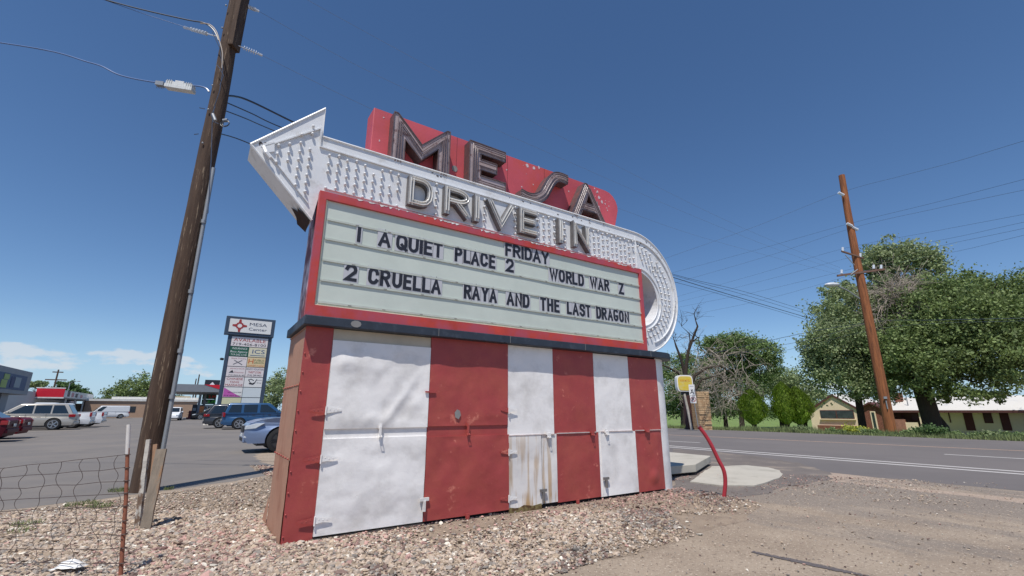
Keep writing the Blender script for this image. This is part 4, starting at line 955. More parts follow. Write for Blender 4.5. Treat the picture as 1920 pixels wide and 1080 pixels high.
# ------------------------------------------------------------------ white scrap and weeds
L0 = G(128, 1075); L0.z = 0.02; mb = MB(); rr = random.Random(8)
def scrap(u, v):
    x = (u-.5)*.22; y = (v-.5)*.14
    return (x+nz(x, y, 20, 2)*.02, y, .03+.05*max(0, 1-((u-.5)*2)**2-((v-.5)*2)**2)+nz(x, y, 22, 1)*.012)
mb.grid(scrap, 14, 10)
o = obj('litter_scrap', mb, M('white_paper', S(226, 224, 220), .8, var=.05), None, smooth=20); o.location = L0; tag(o, 'crumpled white scrap of litter lying on the gravel below the wire fence', 'litter')
def tuft(name, loc, n_, h, r_, m, seed, label=None, cat='weed', group=None, w=.0035, lean=.9):
    g_ = np.random.default_rng(seed); a = g_.uniform(0, 6.283, n_); rad = r_*np.sqrt(g_.uniform(0, 1, n_)); x = rad*np.cos(a); y = rad*np.sin(a)
    hh = h*g_.uniform(.4, 1.0, n_); la = g_.uniform(0, 6.283, n_); ll = hh*g_.uniform(.1, lean, n_); dx, dy = ll*np.cos(la), ll*np.sin(la); wa = g_.uniform(0, 3.14, n_); wx, wy = w*np.cos(wa), w*np.sin(wa); Z = np.zeros(n_)
    V = np.stack([np.stack([x-wx, y-wy, Z], 1), np.stack([x+wx, y+wy, Z], 1), np.stack([x+dx*.4+wx*.8, y+dy*.4+wy*.8, hh*.6], 1), np.stack([x+dx, y+dy, hh], 1), np.stack([x+dx*.4-wx*.8, y+dy*.4-wy*.8, hh*.6], 1)], 1).reshape(-1, 3)
    F = np.arange(n_*5).reshape(n_, 5); o = np_mesh(name, V, F, m); o.location = loc
    if label: tag(o, label, cat, group)
    return o
weedm = M('weed_green', S(122, 134, 86), .8, var=.2, vs=10, island=.3, trans=.25)
for i, (u, v, n_, r_, lb) in enumerate(((152, 947, 90, .16, 'left'), (188, 951, 70, .13, 'mid'), (48, 987, 70, .12, 'near'), (224, 921, 90, .13, 'post'), (38, 1000, 40, .1, 'x'), (316, 918, 30, .06, 'y'))):
    p = G(u, v); tuft('weed_tuft', (p.x, p.y, 0), n_*2, .075, r_*1.2, weedm, 40+i, ('low green weed tuft in the gravel behind the fence, left of the middle one', 'low green weed tuft in the gravel behind the fence, closest to the fence post', 'small green weed tuft at the left edge of the picture, beside the smaller one', 'tall green weed tuft at the foot of the weathered pole', 'smallest green weed tuft at the left edge, nearest the camera', 'sparse green sprig on the right side of the weathered pole')[i], group='weeds in the gravel')
# ------------------------------------------------------------------ vehicles
tyre_m = M('tyre_rubber', S(36, 36, 38), .85, var=.1); rim_m = M('alloy_rim', S(176, 178, 182), .3, metal=.7, var=.1); rim_dm = M('dark_alloy_rim', S(60, 62, 68), .35, metal=.6, var=.1)
glass_m = M('dark_car_glass', S(30, 38, 44), .06, var=.1, spec=.9); glass_l = M('greenish_car_glass', S(120, 150, 146), .06, var=.1, spec=.9)
plastic_m = M('dark_car_plastic', S(40, 40, 42), .6); redl = M('tail_lens', S(150, 28, 36), .15, var=.1, coat=.5); headl = M('head_lens', S(205, 212, 218), .1, spec=.9); chrome = M('chrome', S(210, 212, 214), .15, metal=.9)
def paint(name, c, met=.2): return M(name, c, .35, metal=met*.6, var=.03, coat=.45)
def vehicle(name, label, cat, kind, m, pos, head, group='cars on the parking lot', rim=None, glass=None, L_=None, lod=1):
    """x forward, y left; head = heading angle"""
    t = thing(name, label, cat, (pos[0], pos[1], ground_z(0)+.005), head, group)
    K_ = dict(suv=(4.95, 1.9, 1.78, .385, 1.45), boxy=(5.0, 1.95, 1.84, .39, 1.48), cross=(4.75, 1.88, 1.72, .38, 1.38), sedan=(4.8, 1.84, 1.44, .33, 1.42), pickup=(5.8, 2.0, 1.88, .42, 1.85), van=(5.7, 2.0, 2.1, .37, 1.75))[kind]
    L0_, Wd, H_, r, wb = K_; hx = L0_/2; w = Wd/2; gl = glass or glass_m; belt = {'suv': 1.08, 'boxy': 1.14, 'cross': 1.08, 'sedan': .93, 'pickup': 1.2, 'van': 1.18}[kind]
    bot = .30 if kind != 'sedan' else .22
    tops = {
     'suv': [(-hx, .5), (-hx-.02, .8), (-hx+.04, 1.06), (-hx+.1, belt), (1.2, belt-.02), (1.9, .98), (2.25, .86), (hx, .66), (hx+.02, .45), (hx-.1, .3)],
     'cross': [(-hx, .5), (-hx-.02, .8), (-hx+.04, 1.06), (-hx+.1, belt), (1.05, belt), (1.6, 1.07), (2.0, 1.01), (hx-.12, .93), (hx-.02, .82), (hx+.03, .6), (hx+.02, .42), (hx-.1, .3)],
     'boxy': [(-hx, .5), (-hx-.02, .8), (-hx, 1.1), (-hx+.05, belt), (1.25, belt-.02), (2.1, 1.05), (hx-.05, .96), (hx+.02, .6), (hx-.05, .35)],
     'sedan': [(-hx+.05, .35), (-hx-.02, .6), (-hx, .88), (-hx+.12, .97), (-1.6, belt+.04), (1.1, belt), (1.9, .84), (2.25, .72), (hx, .52), (hx-.03, .3)],
     'pickup': [(-hx, .62), (-hx, 1.16), (-hx+.02, belt), (-.9, belt), (-.85, belt), (1.35, belt-.02), (1.5, 1.16), (2.5, 1.1), (hx-.05, .98), (hx, .5)],
     'van': [(-hx, .45), (-hx, 1.1), (-hx+.01, belt), (1.8, belt-.04), (2.35, 1.05), (hx-.03, .85), (hx+.02, .5), (hx-.05, .35)]}[kind]
    tops = [(-hx+.1, bot)]+tops+[(wb+r+.14, bot)]
    def arch(cx): return [(cx+(r+.055)*math.cos(R(a)), r+(r+.055)*math.sin(R(a))) for a in range(-12, 193, 17) if r+(r+.055)*math.sin(R(a)) > bot-.02]
    poly = tops+[(x, max(z, bot)) for x, z in arch(wb)]+[(x, max(z, bot)) for x, z in arch(-wb)]
    mb = MB(); sh = lambda q: 1 if q[1] > .45 else .965
    def yl(sgn):
        def f(q):
            z = q[1]; k_ = 1.0-.06*max(0, (z-.75)/.5)-.05*max(0, (.55-z)/.3); nosek = 1-.10*max(0, (abs(q[0])-(hx-.5))/.5)
            return sgn*w*k_*nosek
        return f
    mb.prism(poly, yl(-1), yl(1))
    body = obj('body', mb, [m], t, smooth=35, bevel=.035)
    obj('underbody', MB().box(-hx+.35, hx-.35, -w+.12, w-.12, .22, .8), plastic_m, t)
    # greenhouse
    gh = {'suv': (-hx+.10, 1.3, -hx+.50, .42), 'cross': (-hx+.12, 1.12, -hx+.7, .05), 'boxy': (-hx+.06, 1.28, -hx+.28, .45), 'sedan': (-1.75, 1.15, -.95, .35), 'pickup': (-.85, 1.35, -.68, .5), 'van': (-hx+.02, 1.85, -hx+.06, .95)}[kind]
    xb0, xb1, xt0, xt1 = gh; zb, zt_ = belt-.04, H_-.06; wb_, wt = w*.94, w*(.81 if kind != 'van' else .88)
    def gy(z): return wb_+(wt-wb_)*(z-zb)/(zt_-zb)
    def gx(f_, z): k_ = (z-zb)/(zt_-zb); return (xb0+(xt0-xb0)*k_)*(1-f_)+(xb1+(xt1-xb1)*k_)*f_
    v = [(xb0, -wb_, zb), (xb1, -wb_, zb), (xb1, wb_, zb), (xb0, wb_, zb), (xt0, -wt, zt_), (xt1, -wt, zt_), (xt1, wt, zt_), (xt0, wt, zt_)]
    ridge = [(xt0+.12, -wt*.8, H_), (xt1-.1, -wt*.8, H_), (xt1-.1, wt*.8, H_), (xt0+.12, wt*.8, H_)]
    mb = MB().add(v+ridge, [(0, 1, 5, 4), (1, 2, 6, 5), (2, 3, 7, 6), (3, 0, 4, 7), (4, 5, 9, 8), (5, 6, 10, 9), (6, 7, 11, 10), (7, 4, 8, 11), (8, 9, 10, 11)])
    obj('roof', mb, m, t, smooth=50, bevel=.05)
    wins = {'suv': [(.06, .30), (.33, .60), (.63, .86)], 'cross': [(.06, .30), (.33, .6), (.63, .86)], 'boxy': [(.05, .28), (.33, .60), (.66, .88)], 'sedan': [(.2, .5), (.53, .84)], 'pickup': [(.1, .4), (.45, .84)], 'van': [(.80, .93)]}[kind]
    for sgn in (-1, 1):
        for fi, (f0, f1) in enumerate(wins):
            z0_, z1_ = zb+.07, zt_-.05; o_ = .012*sgn; pts_ = []
            zm_ = (z0_+z1_)/2; last = fi == len(wins)-1
            for f_, z, fix in ((f0, z0_, fi > 0), (f1+(.05 if last else 0), z0_, not last), (f1, z1_, not last), (f0+(.02 if f0 < .1 else 0), z1_, fi > 0)):
                pts_.append((gx(f_, zm_) if fix else gx(f_, z), sgn*gy(z)+o_, z))
            mb = MB().add(pts_+[(x, y-sgn*.03, z) for x, y, z in pts_], [(0, 1, 2, 3), (4, 5, 6, 7), (0, 1, 5, 4), (1, 2, 6, 5), (2, 3, 7, 6), (3, 0, 4, 7)])
            obj('side_window', mb, gl, t)
    for nm_, fx, dx in (('windscreen', 1, .014), ('rear_window', 0, -.014)):
        if kind == 'van' and fx == 0: pass
        z0_, z1_ = zb+.08, zt_-.04; pts_ = [(gx(fx, z0_)+dx, -gy(z0_)*.88, z0_), (gx(fx, z0_)+dx, gy(z0_)*.88, z0_), (gx(fx, z1_)+dx, gy(z1_)*.88, z1_), (gx(fx, z1_)+dx, -gy(z1_)*.88, z1_)]
        mb = MB().add(pts_+[(x-dx*2, y, z) for x, y, z in pts_], [(0, 1, 2, 3), (4, 5, 6, 7), (0, 1, 5, 4), (1, 2, 6, 5), (2, 3, 7, 6), (3, 0, 4, 7)]); obj(nm_, mb, gl, t)
    # bed of a pickup
    if kind == 'pickup':
        obj('bed', MB().box(-hx+.08, -.92, -w+.16, w-.16, belt-.02, belt+.012), plastic_m, t)
        obj('wheel_flare', MB().tube([(-wb+(r+.07)*math.cos(R(a)), -w*.99, r+(r+.07)*math.sin(R(a))) for a in range(-5, 190, 15)], .035, 6), plastic_m, t)
    # wheels
    for sx in (1, -1):
        for sy in (1, -1):
            yy = sy*(w-.13); rr_ = 18
            mb = MB().tube([(0, -.115, 0), (0, -.10, 0), (0, .10, 0), (0, .115, 0)], [r*.9, r, r, r*.9], 22)
            wo = obj('wheel', mb, tyre_m, t, smooth=40); wo.location = (sx*wb, yy, r)
            mb = MB(); ri = r*.66; mb.tube([(0, sy*.10, 0), (0, sy*.119, 0)], [ri*.35, ri*.22], 12)
            for k_ in range(5):
                for dd in (-.09, .09):
                    a = k_*1.2566+dd; mb.tube([(ri*.15*math.cos(a), sy*.116, ri*.15*math.sin(a)), (ri*.97*math.cos(a+dd*.5), sy*.118, ri*.97*math.sin(a+dd*.5))], .022, 4)
            mb.ribbon([(ri*math.cos(q*math.pi/12), ri*math.sin(q*math.pi/12)) for q in range(24)], .035, sy*.095, sy*.122, closed=True)
            obj('rim', mb, rim or rim_m, wo)
            if sy < 0 or lod: obj('hub', MB().tube([(0, sy*.09, 0), (0, sy*.117, 0)], ri, 18), M('wheel_recess', S(50, 50, 52), .6), wo)
    # lights, bumpers, handles, mirrors
    for sy in (-1, 1):
        if kind in ('suv', 'cross'): mb = MB().box(-hx-.04, -hx+.32, sy*w*.90-.07, sy*w*.90+.07, .86, 1.05)
        elif kind == 'sedan': mb = MB().box(-hx-.03, -hx+.2, sy*w*.82-.12, sy*w*.82+.12, .7, .88)
        else: mb = MB().box(-hx-.02, -hx+.12, sy*w*.93-.05, sy*w*.93+.045, .86, 1.16)
        obj('tail_light', mb, redl, t, bevel=.02)
        z_ = {'suv': .76, 'cross': .84, 'boxy': .84, 'sedan': .62, 'pickup': .88, 'van': .78}[kind]
        mb = MB().prism([(hx-.50, z_+.07), (hx-.24, z_+.06), (hx+.02, z_-.02), (hx+.03, z_-.12), (hx-.26, z_-.09)], sy*w*.58, lambda q: sy*w*(1.012-.10*max(0, (q[0]-(hx-.5))/.5)))
        obj('headlight', mb, headl, t, bevel=.01)
        obj('mirror', MB().box(gh[1]-.48, gh[1]-.32, sy*(w+.02), sy*(w+.22), belt+.0, belt+.16), m if kind != 'pickup' else plastic_m, t, bevel=.03)
        for hx_ in ((.42, -.62) if kind not in ('van',) else (.9,)):
            obj('door_handle', MB().box(hx_-.11, hx_+.09, sy*w*.985-.012, sy*w*.985+.025, belt-.17, belt-.135), m if kind != 'boxy' else plastic_m, t, bevel=.008)
        for xs_ in ((1.12, .02, -1.0) if kind not in ('pickup',) else (1.05, .1, -.86)):
            obj('door_gap', MB().box(xs_-.006, xs_+.006, sy*w*.97, sy*w*.978+.012*sy, bot+.12, belt-.03), plastic_m, t)
    if kind == 'cross':
        g1 = MB().box(hx-.03, hx+.05, -.46, .46, .62, .82); obj('grille', g1, plastic_m, t, bevel=.01); obj('grille', MB().box(hx-.03, hx+.055, -.5, .5, .36, .46), plastic_m, t)
        for sy in (-1, 1): obj('fog_light', MB().box(hx-.22, hx+.03, sy*.74-.12, sy*.74+.1, .46, .53), headl, t, bevel=.015)
        obj('licence_plate', MB().box(hx+.03, hx+.06, -.15, .15, .49, .58), M('plate_white', S(210, 212, 208), .5), t)
    obj('rear_bumper', MB().box(-hx-.06, -hx+.12, -w*.86, w*.86, .36, .54), m if kind in ('suv', 'sedan', 'cross') else (chrome if kind == 'pickup' else m), t, bevel=.03)
    obj('front_bumper', MB().box(hx-.14, hx+.045, -w*.84, w*.84, .32, .5), m if kind not in ('van',) else plastic_m, t, bevel=.03)
    obj('licence_plate', MB().box(-hx-.075, -hx-.05, -.15, .15, .62 if kind != 'pickup' else .42, .74 if kind != 'pickup' else .54), M('plate_white', S(210, 212, 208)), t)
    return t
hd_left = TH+math.pi; hd_right = TH
def rear_at(u, v, L_, head, side=0):   # a spot such that the rear right corner lands on the given ground spot
    p = G(u, v); f_ = Vector((math.cos(head), math.sin(head), 0)); return p+f_*(L_/2)+Vector((-f_.y, f_.x, 0))*side
p = G(96, 806.5); f_ = Vector((math.cos(hd_left), math.sin(hd_left), 0)); lf = Vector((-f_.y, f_.x, 0))
c = p+f_*1.45-lf*.95
vehicle('parked_suv', 'silver beige SUV parked nose to the shops, right of the red cars', 'SUV', 'suv', paint('champagne_silver', S(178, 173, 164), .3), c, hd_left)
red1 = M('burgundy_paint', S(78, 12, 28), .5, var=.03, spec=.25); red2 = M('dark_cherry_paint', S(98, 14, 30), .5, var=.03, spec=.25)
c2 = W(-6.9-2.45, 32.7); vehicle('parked_car', 'dark burgundy sedan cut off at the left edge, nearest of the parked row', 'car', 'sedan', red1, W(-6.7-2.45, 29.7), hd_left)
vehicle('parked_car', 'cherry red sedan tail between the burgundy sedan and the silver beige SUV', 'car', 'sedan', red2, c2, hd_left)
whitep = paint('white_car_paint', S(222, 224, 226), 0)
vehicle('parked_pickup', 'white pickup truck beside the silver beige SUV', 'pickup truck', 'pickup', whitep, c+Vector(N)*3.4-D*.0, hd_left)
vehicle('parked_pickup', 'white pickup truck with a trailer hitch, farther than the other pickup', 'pickup truck', 'pickup', whitep, c+Vector(N)*6.9+D*.25, hd_left)
bb = AY(212, 783, 78); vehicle('parked_van', 'long white cargo van in front of the brick building', 'van', 'van', whitep, (bb.x-2.9, 80), hd_left+R(14))
fw = AY(323, 787, 66); vehicle('moving_suv', 'small white SUV far off on the lot, seen head-on right of the pole', 'SUV', 'suv', whitep, (fw.x, 66), R(-60))
bl = G(446, 805.5); f2 = Vector((math.cos(hd_right), math.sin(hd_right), 0)); lf2 = Vector((-f2.y, f2.x, 0))
cb = bl+f2*1.48+lf2*.95
vehicle('parked_suv', 'dark blue boxy SUV parked beneath the shopping centre sign', 'SUV', 'boxy', paint('ocean_blue_paint', S(44, 84, 124), .4), cb, hd_right)
vehicle('parked_suv', 'charcoal SUV mostly hidden behind the dark blue SUV', 'SUV', 'suv', paint('charcoal_paint', S(62, 64, 70), .4), cb+Vector(N)*3.2-D*1.1, hd_right)
ll = G(499, 850); cl = ll-f_*1.38+lf*.95*-1+lf*1.9
ll = ll+D*.35; vehicle('parked_crossover', 'light steel blue crossover half hidden by the left side of the marquee sign', 'SUV', 'cross', paint('steel_blue_paint', S(122, 140, 172), .45), ll-f_*1.38+Vector(N)*.95, hd_left, rim=rim_dm)
dk1 = AY(395, 781, 95)
vehicle('parked_car', 'dark car under the fuel canopy, left of the sign post', 'car', 'suv', paint('black_paint', S(34, 36, 40), .3), (AY(397, 780, 72).x, 72), hd_left)
vehicle('parked_car', 'tiny white car in the distance left of the fuel pumps', 'car', 'sedan', whitep, (AY(352, 778, 120).x, 120), R(-75))
vehicle('parked_car', 'tiny silver car in the distance beside the tiny white one', 'car', 'sedan', paint('silver_paint', S(176, 178, 180), .4), (AY(360, 778, 126).x, 126), R(-75))
# ------------------------------------------------------------------ shopping centre pylon sign
py = W(1.33, 52.2); pyl = thing('shopping_centre_sign', 'tall blue-grey pylon sign of the shopping centre with stacked tenant panels', 'pylon sign', py, TH)
bluegrey = M('blue_grey_steel', S(62, 76, 94), .5, metal=.1, var=.08); cab_w = M('sign_face_white', S(226, 224, 220), .4, var=.02)
for x in (0, 3.55): obj('post', MB().box(x, x+.30, -.15, .15, -.2, 8.6), bluegrey, pyl, bevel=.02)
obj('lamp', MB().tube([(-.1, -.1, 6.1), (-.3, -.25, 6.1)], .12, 8), plastic_m, pyl)
def tx(cols):
    return [M('lettering_'+c, q, .5, var=0) for c, q in cols]
def face(parent, name, x0, x1, z0, z1, m, lines, y=-.17, thick=.03, extra=None):
    """lines: (string, colour, rel x, rel z, rel height, rel width)"""
    mb = MB().box(x0, x1, y, y+thick, z0, z1); mats = [m]; w_, h_ = x1-x0, z1-z0
    for k_, (s, c, rx, rz_, rh, rw) in enumerate(lines):
        mm = M('lettering_'+c, {'red': S(160, 50, 52), 'navy': S(40, 52, 84), 'black': S(46, 44, 50), 'white': S(226, 228, 226), 'blue': S(48, 84, 132), 'green': S(62, 110, 66), 'orange': S(196, 104, 60), 'grey': S(120, 116, 120), 'rose': S(178, 120, 124), 'teal': S(70, 120, 122)}[c], .5, var=0)
        if mm not in mats: mats.append(mm)
        text_mb(mb, s, x0+w_*rx, z0+h_*rz_, h_*rh, y-.006, w_*rw if rw else None, mats.index(mm), 0)
    if extra: extra(mb, mats, x0, z0, w_, h_, y)
    return obj(name, mb, mats, parent)
hd_ = obj('header_cabinet', MB().box(-.38, 3.95, -.3, .3, 8.5, 10.33), bluegrey, pyl, bevel=.03)
def emblem(mb, mats, x0, z0, w_, h_, y):
    mm = M('lettering_red', S(160, 50, 52)); mats.append(mm) if mm not in mats else None; mi_ = mats.index(mm); cx_, cz = x0+w_*.24, z0+h_*.5; r0 = h_*.2
    mb.ribbon([(cx_+r0*math.cos(R(a)), cz+r0*math.sin(R(a))) for a in range(22, 382, 45)], .09, y-.012, y-.004, mi_, closed=True)
    for a in range(4):
        c_, s_2 = math.cos(a*math.pi/2), math.sin(a*math.pi/2); P_ = lambda q, r: (cx_+c_*q-s_2*r, cz+s_2*q+c_*r)
        mb.prism([P_(r0+.02, -.16), P_(r0+.16, -.11), P_(r0+.34, -.09), P_(r0+.38, 0), P_(r0+.34, .09), P_(r0+.16, .11), P_(r0+.02, .16)], y-.011, y-.003, mi=mi_)
        q45 = a*90+45; mb.prism([(cx_+r0*1.25*math.cos(R(q45+d_))*(1+.12*(k_ % 2)), cz+r0*1.25*math.sin(R(q45+d_))*(1+.12*(k_ % 2))) for k_, d_ in enumerate((-20, 0, 20))]+[(cx_+r0*.9*math.cos(R(q45)), cz+r0*.9*math.sin(R(q45)))], y-.009, y-.002, mi=mi_)
hf = face(hd_, 'header_face', -.05, 3.62, 8.78, 10.08, cab_w, [('MESA', 'navy', .68, .56, .24, .42), ('Center', 'navy', .68, .2, .22, .44)], y=-.35, thick=.05, extra=emblem)
hl = S(226, 224, 220)
rowz = [8.38-.975*i for i in range(8)]; xm = 1.93
def diag(mb, mats, x0, z0, w_, h_, y):
    mm = M('magenta_panel', S(190, 92, 168), .5, var=0); mats.append(mm); mb.prism([(x0+.02, z0+.02), (x0+w_-.04, z0+.02), (x0+w_*.55, z0+h_*.4), (x0+.02, z0+h_-.03)], y-.003, y-.001, mi=len(mats)-1)
def guns(mb, mats, x0, z0, w_, h_, y):
    mm = M('lettering_grey', S(120, 116, 120)); mats.append(mm) if mm not in mats else None; i_ = mats.index(mm)
    mb.ribbon([(x0+w_*.3, z0+h_*.2), (x0+w_*.72, z0+h_*.62)], .07, y-.01, y-.004, i_); mb.ribbon([(x0+w_*.75, z0+h_*.2), (x0+w_*.33, z0+h_*.62)], .07, y-.0115, y-.005, i_)
def bird(mb, mats, x0, z0, w_, h_, y):
    mm = M('lettering_black', S(46, 44, 50)); mats.append(mm) if mm not in mats else None; i_ = mats.index(mm)
    mb.prism([(x0+w_*.28, z0+h_*.3), (x0+w_*.5, z0+h_*.24), (x0+w_*.62, z0+h_*.45), (x0+w_*.56, z0+h_*.5), (x0+w_*.45, z0+h_*.4), (x0+w_*.34, z0+h_*.5), (x0+w_*.26, z0+h_*.42)], y-.01, y-.004, mi=i_)
    mb.ribbon([(x0+w_*.3, z0+h_*.55), (x0+w_*.22, z0+h_*.75), (x0+w_*.36, z0+h_*.84), (x0+w_*.5, z0+h_*.7)], .06, y-.011, y-.005, i_); mb.ribbon([(x0+w_*.58, z0+h_*.45), (x0+w_*.66, z0+h_*.8)], .06, y-.0105, y-.005, i_)
def hills(mb, mats, x0, z0, w_, h_, y):
    mm = M('lettering_black', S(46, 44, 50)); mats.append(mm) if mm not in mats else None
    mb.prism([(x0+w_*.12, z0+h_*.38), (x0+w_*.3, z0+h_*.66), (x0+w_*.38, z0+h_*.38)], y-.01, y-.004, mi=mats.index(mm))
mg = M('sign_face_green', S(34, 92, 70), .5, var=.03); mc = M('sign_face_cream', S(214, 208, 180), .5, var=.02); mpk = M('sign_face_offwhite', S(224, 214, 212), .5, var=.02); mbl = M('sign_face_pale_blue', S(206, 214, 216), .5, var=.02); mor = M('sign_face_peach', S(220, 196, 152), .5, var=.04)
x0, x1 = .34, 3.51
face(pyl, 'tenant_panel', x0, x1, rowz[1]+.03, rowz[0]-.03, mpk, [('AVAILABLE', 'red', .5, .52, .36, .88), ('719-406-8100', 'black', .5, .1, .27, .92)])
T = [
 (mg, [('INSURANCE', 'white', .52, .72, .2, .8), ('Baca Agency', 'white', .5, .38, .2, .92), ('719-542-1218', 'white', .5, .06, .19, .85)], None, mc, [('ICS', 'blue', .55, .38, .42, .7)], lambda mb, ms, a, b, w_, h_, y: mb.box(a+.15, a+w_-.12, y-.006, y-.002, b+h_*.14, b+h_*.2, 1)),
 (mpk, [('Steve Trevino', 'rose', .55, .76, .14, .8)], guns, mor, [('PUEBLO', 'green', .66, .62, .2, .55), ('DRAGON', 'green', .66, .36, .2, .55), ('CHINESE CUISINE', 'orange', .5, .06, .14, .9)], lambda mb, ms, a, b, w_, h_, y: (text_mb(mb, 'H', a+w_*.2, b+h_*.36, h_*.48, y-.006, w_*.28, 3, .01))),
 (mpk, [('ANCHOR', 'rose', .55, .76, .12, .8), ('Financial', 'rose', .66, .36, .14, .5), ('719-544-4140', 'black', .55, .05, .15, .85)], hills, mpk, [('ROCKY MOUNTAIN', 'navy', .5, .72, .2, .94), ('THRIFT STORE', 'red', .5, .38, .22, .72), ('(719) 299-9921', 'black', .5, .06, .2, .8)], None),
 (mpk, [('CHINESE', 'red', .5, .7, .22, .86), ('YANG', 'red', .5, .38, .22, .5), ('MASSAGE', 'red', .5, .06, .22, .92)], None, cab_w, [('Smoke', 'grey', .82, .7, .12, .28), ('Shop', 'grey', .82, .4, .12, .26)], bird),
 (cab_w, [('HAIR SALON & MORE', 'black', .6, .42, .12, .72), ('719-404-4242', 'black', .5, .06, .14, .9)], diag, mbl, [], None),
 (M('sign_face_yellowish', S(206, 204, 168), .5, var=.02), [], None, mbl, [], None)]
for i, (ma, la, ea, mb_, lb, eb) in enumerate(T):
    za, zb_ = rowz[i+2]+.03, rowz[i+1]-.03
    face(pyl, 'tenant_panel', x0, xm-.02, za, zb_, ma, la, extra=ea); face(pyl, 'tenant_panel', xm+.02, x1, za, zb_, mb_, lb, extra=eb)
mb = MB().box(.30, 3.55, -.12, .1, rowz[7]-.06, 8.46); obj('frame', mb, bluegrey, pyl)
for i, (u, v) in enumerate(((399, 797), (408, 797), (418, 797), (384, 798), (391, 798))):
    p = G(u, v); mb = MB().ball((0, 0, .06), .14, 8, 5, 0, 1.4, 1, .8); o = obj('kerb_rock', mb, M('white_rock', S(206, 200, 190), .9, var=.1)); o.location = (p.x, p.y, 0)
    tag(o, ('small pale rock touching the left side of the sign post', 'small pale rock directly in front of the sign post', 'small pale rock right of the sign post, beside the parked SUV', 'leftmost small pale rock, alone on the asphalt left of the sign post', 'second small pale rock from the left on the asphalt near the sign post')[i], 'rock', 'rocks at the foot of the shopping centre sign')
# ------------------------------------------------------------------ buildings on the left
greyst = M('grey_stucco', S(150, 152, 156), .85, var=.06, vs=.8); blue_f = M('blue_fascia', S(58, 76, 112), .6, var=.08); shade_m = M('shopfront_glass', S(48, 52, 56), .15, spec=.8)
b1 = thing('shop_building', 'grey shop building with a deep blue-panelled fascia box at the left edge', 'shop', W(-16, 60), TH)
bx = PA(62, 700, -16)[0]-60  # far end of the fascia
obj('wall', MB().box(-20, -2.2, -25, bx-3.5, 0, 4.2), greyst, b1); obj('pillar', MB().box(-2.1, -.6, bx-5.5, bx-3.4, 0, 3.1), greyst, b1)
mb = MB(); mb.box(-2.6, -.0, -25, bx, 2.95, 5.42); fa = obj('fascia', mb, greyst, b1, bevel=.05)
obj('fascia_panel', MB().box(.0, .03, -20, bx-1.6, 3.35, 4.85), blue_f, fa)
obj('fascia_sign', MB().box(.03, .06, bx-9.2, bx-7.6, 3.45, 4.2).box(.031, .061, bx-8.8, bx-7.3, 4.25, 4.75), M('lime_sign_panel', S(150, 170, 92), .6, var=.1), fa)
obj('fascia_sign', MB().box(.03, .06, bx-5.4, bx-3.6, 3.6, 4.6), M('grey_sign_panel', S(140, 150, 158), .6, var=.1), fa)
obj('fascia_sign', MB().box(.03, .055, bx-6.6, bx-5.5, 3.5, 4.6), M('navy_sign_panel', S(36, 44, 92), .6), fa)
for k_ in range(6): obj('shop_window', MB().box(-2.2, -2.15, -22+k_*5, -18.6+k_*5, .4, 2.7), shade_m, b1)
wbr = M('white_block_wall', S(196, 196, 194), .85, var=.05, vs=.5); redf = M('red_fascia', S(204, 26, 46), .45, var=.04); whitef = M('white_fascia', S(216, 214, 210), .6)
b2 = thing('shop_building', 'white block shop with a bright red fascia over its canopy', 'shop', W(-18, 100), TH)
obj('wall', MB().box(-22, -3.2, -12, 30, 0, 4.1).box(-22, -3.0, -14, -12, 0, 4.9), wbr, b2)
f2_ = obj('canopy', MB().box(-3.0, .0, 0, 24, 3.1, 3.32), M('canopy_grey', S(122, 118, 112), .7), b2)
obj('fascia', MB().box(-3.2, .0, -.05, 0, 3.35, 4.65), redf, f2_); obj('fascia_trim', MB().box(-3.3, .05, -.06, .0, 4.65, 4.8).box(-3.3, .05, -.06, .0, 3.15, 3.35), whitef, f2_)
obj('side_fascia', MB().box(.0, .04, 0, 24, 3.3, 4.4), whitef, f2_)
for k_, (y, h_) in enumerate(((2, .9), (5, .7), (8, .6), (12, .5))): obj('fascia_sign', MB().box(.04, .07, y, y+1.6, 3.5, 3.5+h_), M(('dark_sign', 'pink_sign')[k_ % 2], (S(80, 60, 64), S(190, 130, 134))[k_ % 2], .6), f2_)
for y in (3, 10, 17, 23): obj('canopy_post', MB().box(-.3, -.1, y, y+.2, 0, 3.1), whitef, b2)
brick = M('tan_brick', S(170, 142, 120), .9, var=.08, vs=.6, c2=S(150, 122, 102), t2=.6, s2=8)
b3 = thing('commercial_building', 'long low tan brick building with a white roof edge behind the white van', 'building', W(-18, 118), TH)
obj('wall', MB().box(0, 17.5, 0, 12, 0, 3.1), brick, b3); obj('roof_edge', MB().box(-.2, 17.7, -.2, 12.2, 3.1, 3.5), M('white_roof_edge', S(214, 212, 206), .7), b3); obj('parapet', MB().box(3.5, 17.7, 1, 12, 3.5, 3.95), M('white_roof_edge', S(214, 212, 206)), b3)
obj('window', MB().box(6, 7.6, -.05, .02, 1.0, 2.1), shade_m, b3); obj('door', MB().box(9, 10, -.05, .02, 0, 2.1), shade_m, b3)
obj('extension', MB().box(-9, 0, 2, 12, 0, 2.6), brick, b3)
